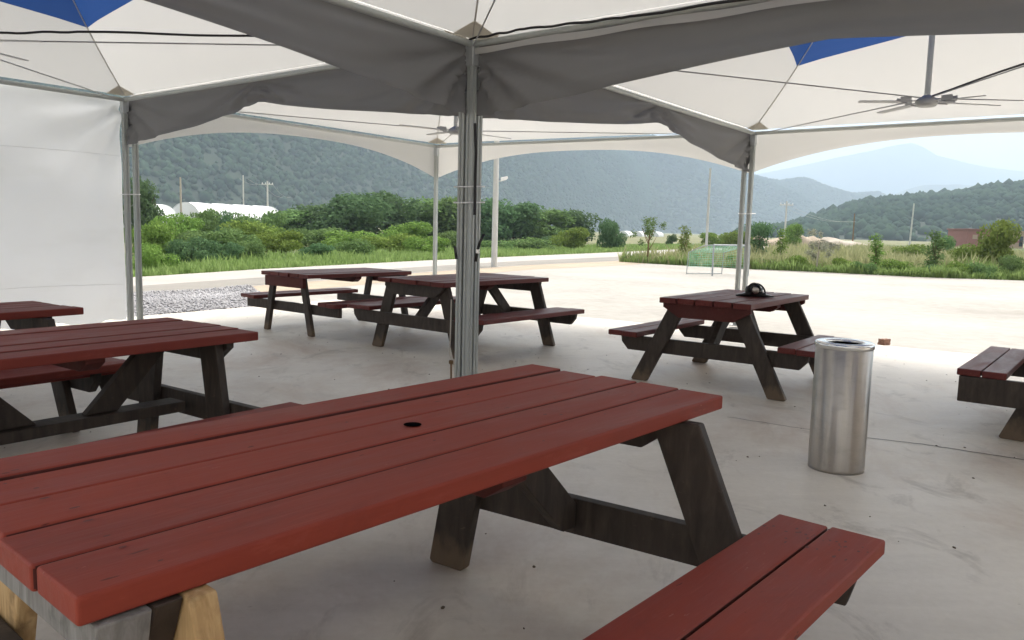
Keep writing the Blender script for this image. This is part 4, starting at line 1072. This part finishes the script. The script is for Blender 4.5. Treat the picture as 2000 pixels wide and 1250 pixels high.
g_right = loft('wooded_slope', D([(1440, 464, 640), (1540, 446, 700), (1600, 430, 740), (1640, 414, 760), (1680, 402, 780), (1760, 394, 800), (1800, 390, 800), (1870, 383, 800), (1920, 376, 800), (2000, 368, 820), (2150, 345, 840), (2500, 330, 900)]),
               [G(1440, 420), G(1540, 430), G(1600, 440), G(1640, 450), G(1680, 450), G(1760, 450), G(1800, 450), G(1870, 450), G(1920, 450), G(2000, 450), G(2150, 460), G(2500, 480)], MAT['hill'], 90, 24, 4, .012)
loft('distant_ridge', D([(1640, 440, 4200), (1690, 405, 4100), (1722, 391, 4000), (1762, 373, 4000), (1800, 363, 4000), (1870, 360, 4000), (1930, 366, 4000), (2000, 384, 4000), (2200, 400, 4000)]),
     [G(1640, 3300), G(1690, 3300), G(1722, 3300), G(1762, 3300), G(1800, 3300), G(1870, 3300), G(1930, 3300), G(2000, 3300), G(2200, 3300)], MAT['hill'], 90, 20, 20, .004)
loft('far_mountain', D([(900, 330, 6400), (1300, 345, 6400), (1480, 341, 6400), (1560, 325, 6400), (1640, 308, 6400), (1700, 297, 6400), (1755, 285, 6400), (1782, 281, 6400), (1806, 291, 6400), (1830, 306, 6400), (1880, 318, 6400), (1930, 328, 6400), (2000, 337, 6400), (2300, 360, 6400)]),
     [G(900, 4900), G(1300, 4900), G(1480, 4900), G(1560, 4900), G(1640, 4900), G(1700, 4900), G(1755, 4900), G(1782, 4900), G(1806, 4900), G(1830, 4900), G(1880, 4900), G(1930, 4900), G(2000, 4900), G(2300, 4900)], MAT['hill'], 120, 24, 25, .002)
def wood(name, label, grid, n, rmin, rmax, vmax, sub=1, pw=.7, flat=1.0, sm=False):
    nu, nv, _ = grid.shape; g = RNG
    u = g.random(n)*(nu-1.001); v = g.random(n)**pw*vmax*(nv-1.001); i, j = u.astype(int), v.astype(int); fu, fv = (u-i)[:, None], (v-j)[:, None]
    P = grid[i, j]*(1-fu)*(1-fv)+grid[i+1, j]*fu*(1-fv)+grid[i, j+1]*(1-fu)*fv+grid[i+1, j+1]*fu*fv
    r = g.uniform(rmin, rmax, n)*(.55+.45*g.random(n)); S = np.stack([r, r, r*g.uniform(.8, 1.35, n)*flat], 1); P[:, 2] += r*.25
    V0, F0 = ico(sub); return tag(scatter(name, V0, F0, P, S, MAT['forest'], None, sm, .22), label, 'woodland', kind='stuff')
ga = g_main[:115]; gb = g_main[110:]
wood('hillside_woods', 'dense woods covering the near left part of the long hazy hillside', ga, 46000, 1.6, 5.2, .62, 1, .8, .9, True)
wood('hillside_woods', 'dense bluish woods covering the far right part of the long hillside', gb, 22000, 6, 11, .9, 1, .8, .55, True)
wood('slope_woods', 'dark woods covering the nearer slope on the right', g_right, 10000, 2.0, 6.0, .85, 1, .7, .9, True)
# ------------------------------------------------------------------ haze
hz = MB().box(-8600, 8600, -300, 7000, -2.2, 900).build('haze', None); tag(hz, 'pale bluish summer haze over the whole valley', 'haze', kind='stuff')
m, nt, out = newmat('haze_air'); g = NT(nt); pv = g.n('VolumePrincipled'); pv.inputs['Color'].default_value = (.60, .735, .91, 1); pv.inputs['Density'].default_value = .00034
pv.inputs['Anisotropy'].default_value = .0
g.l(pv.outputs[0], out.inputs['Volume']); hz.data.materials.append(m)
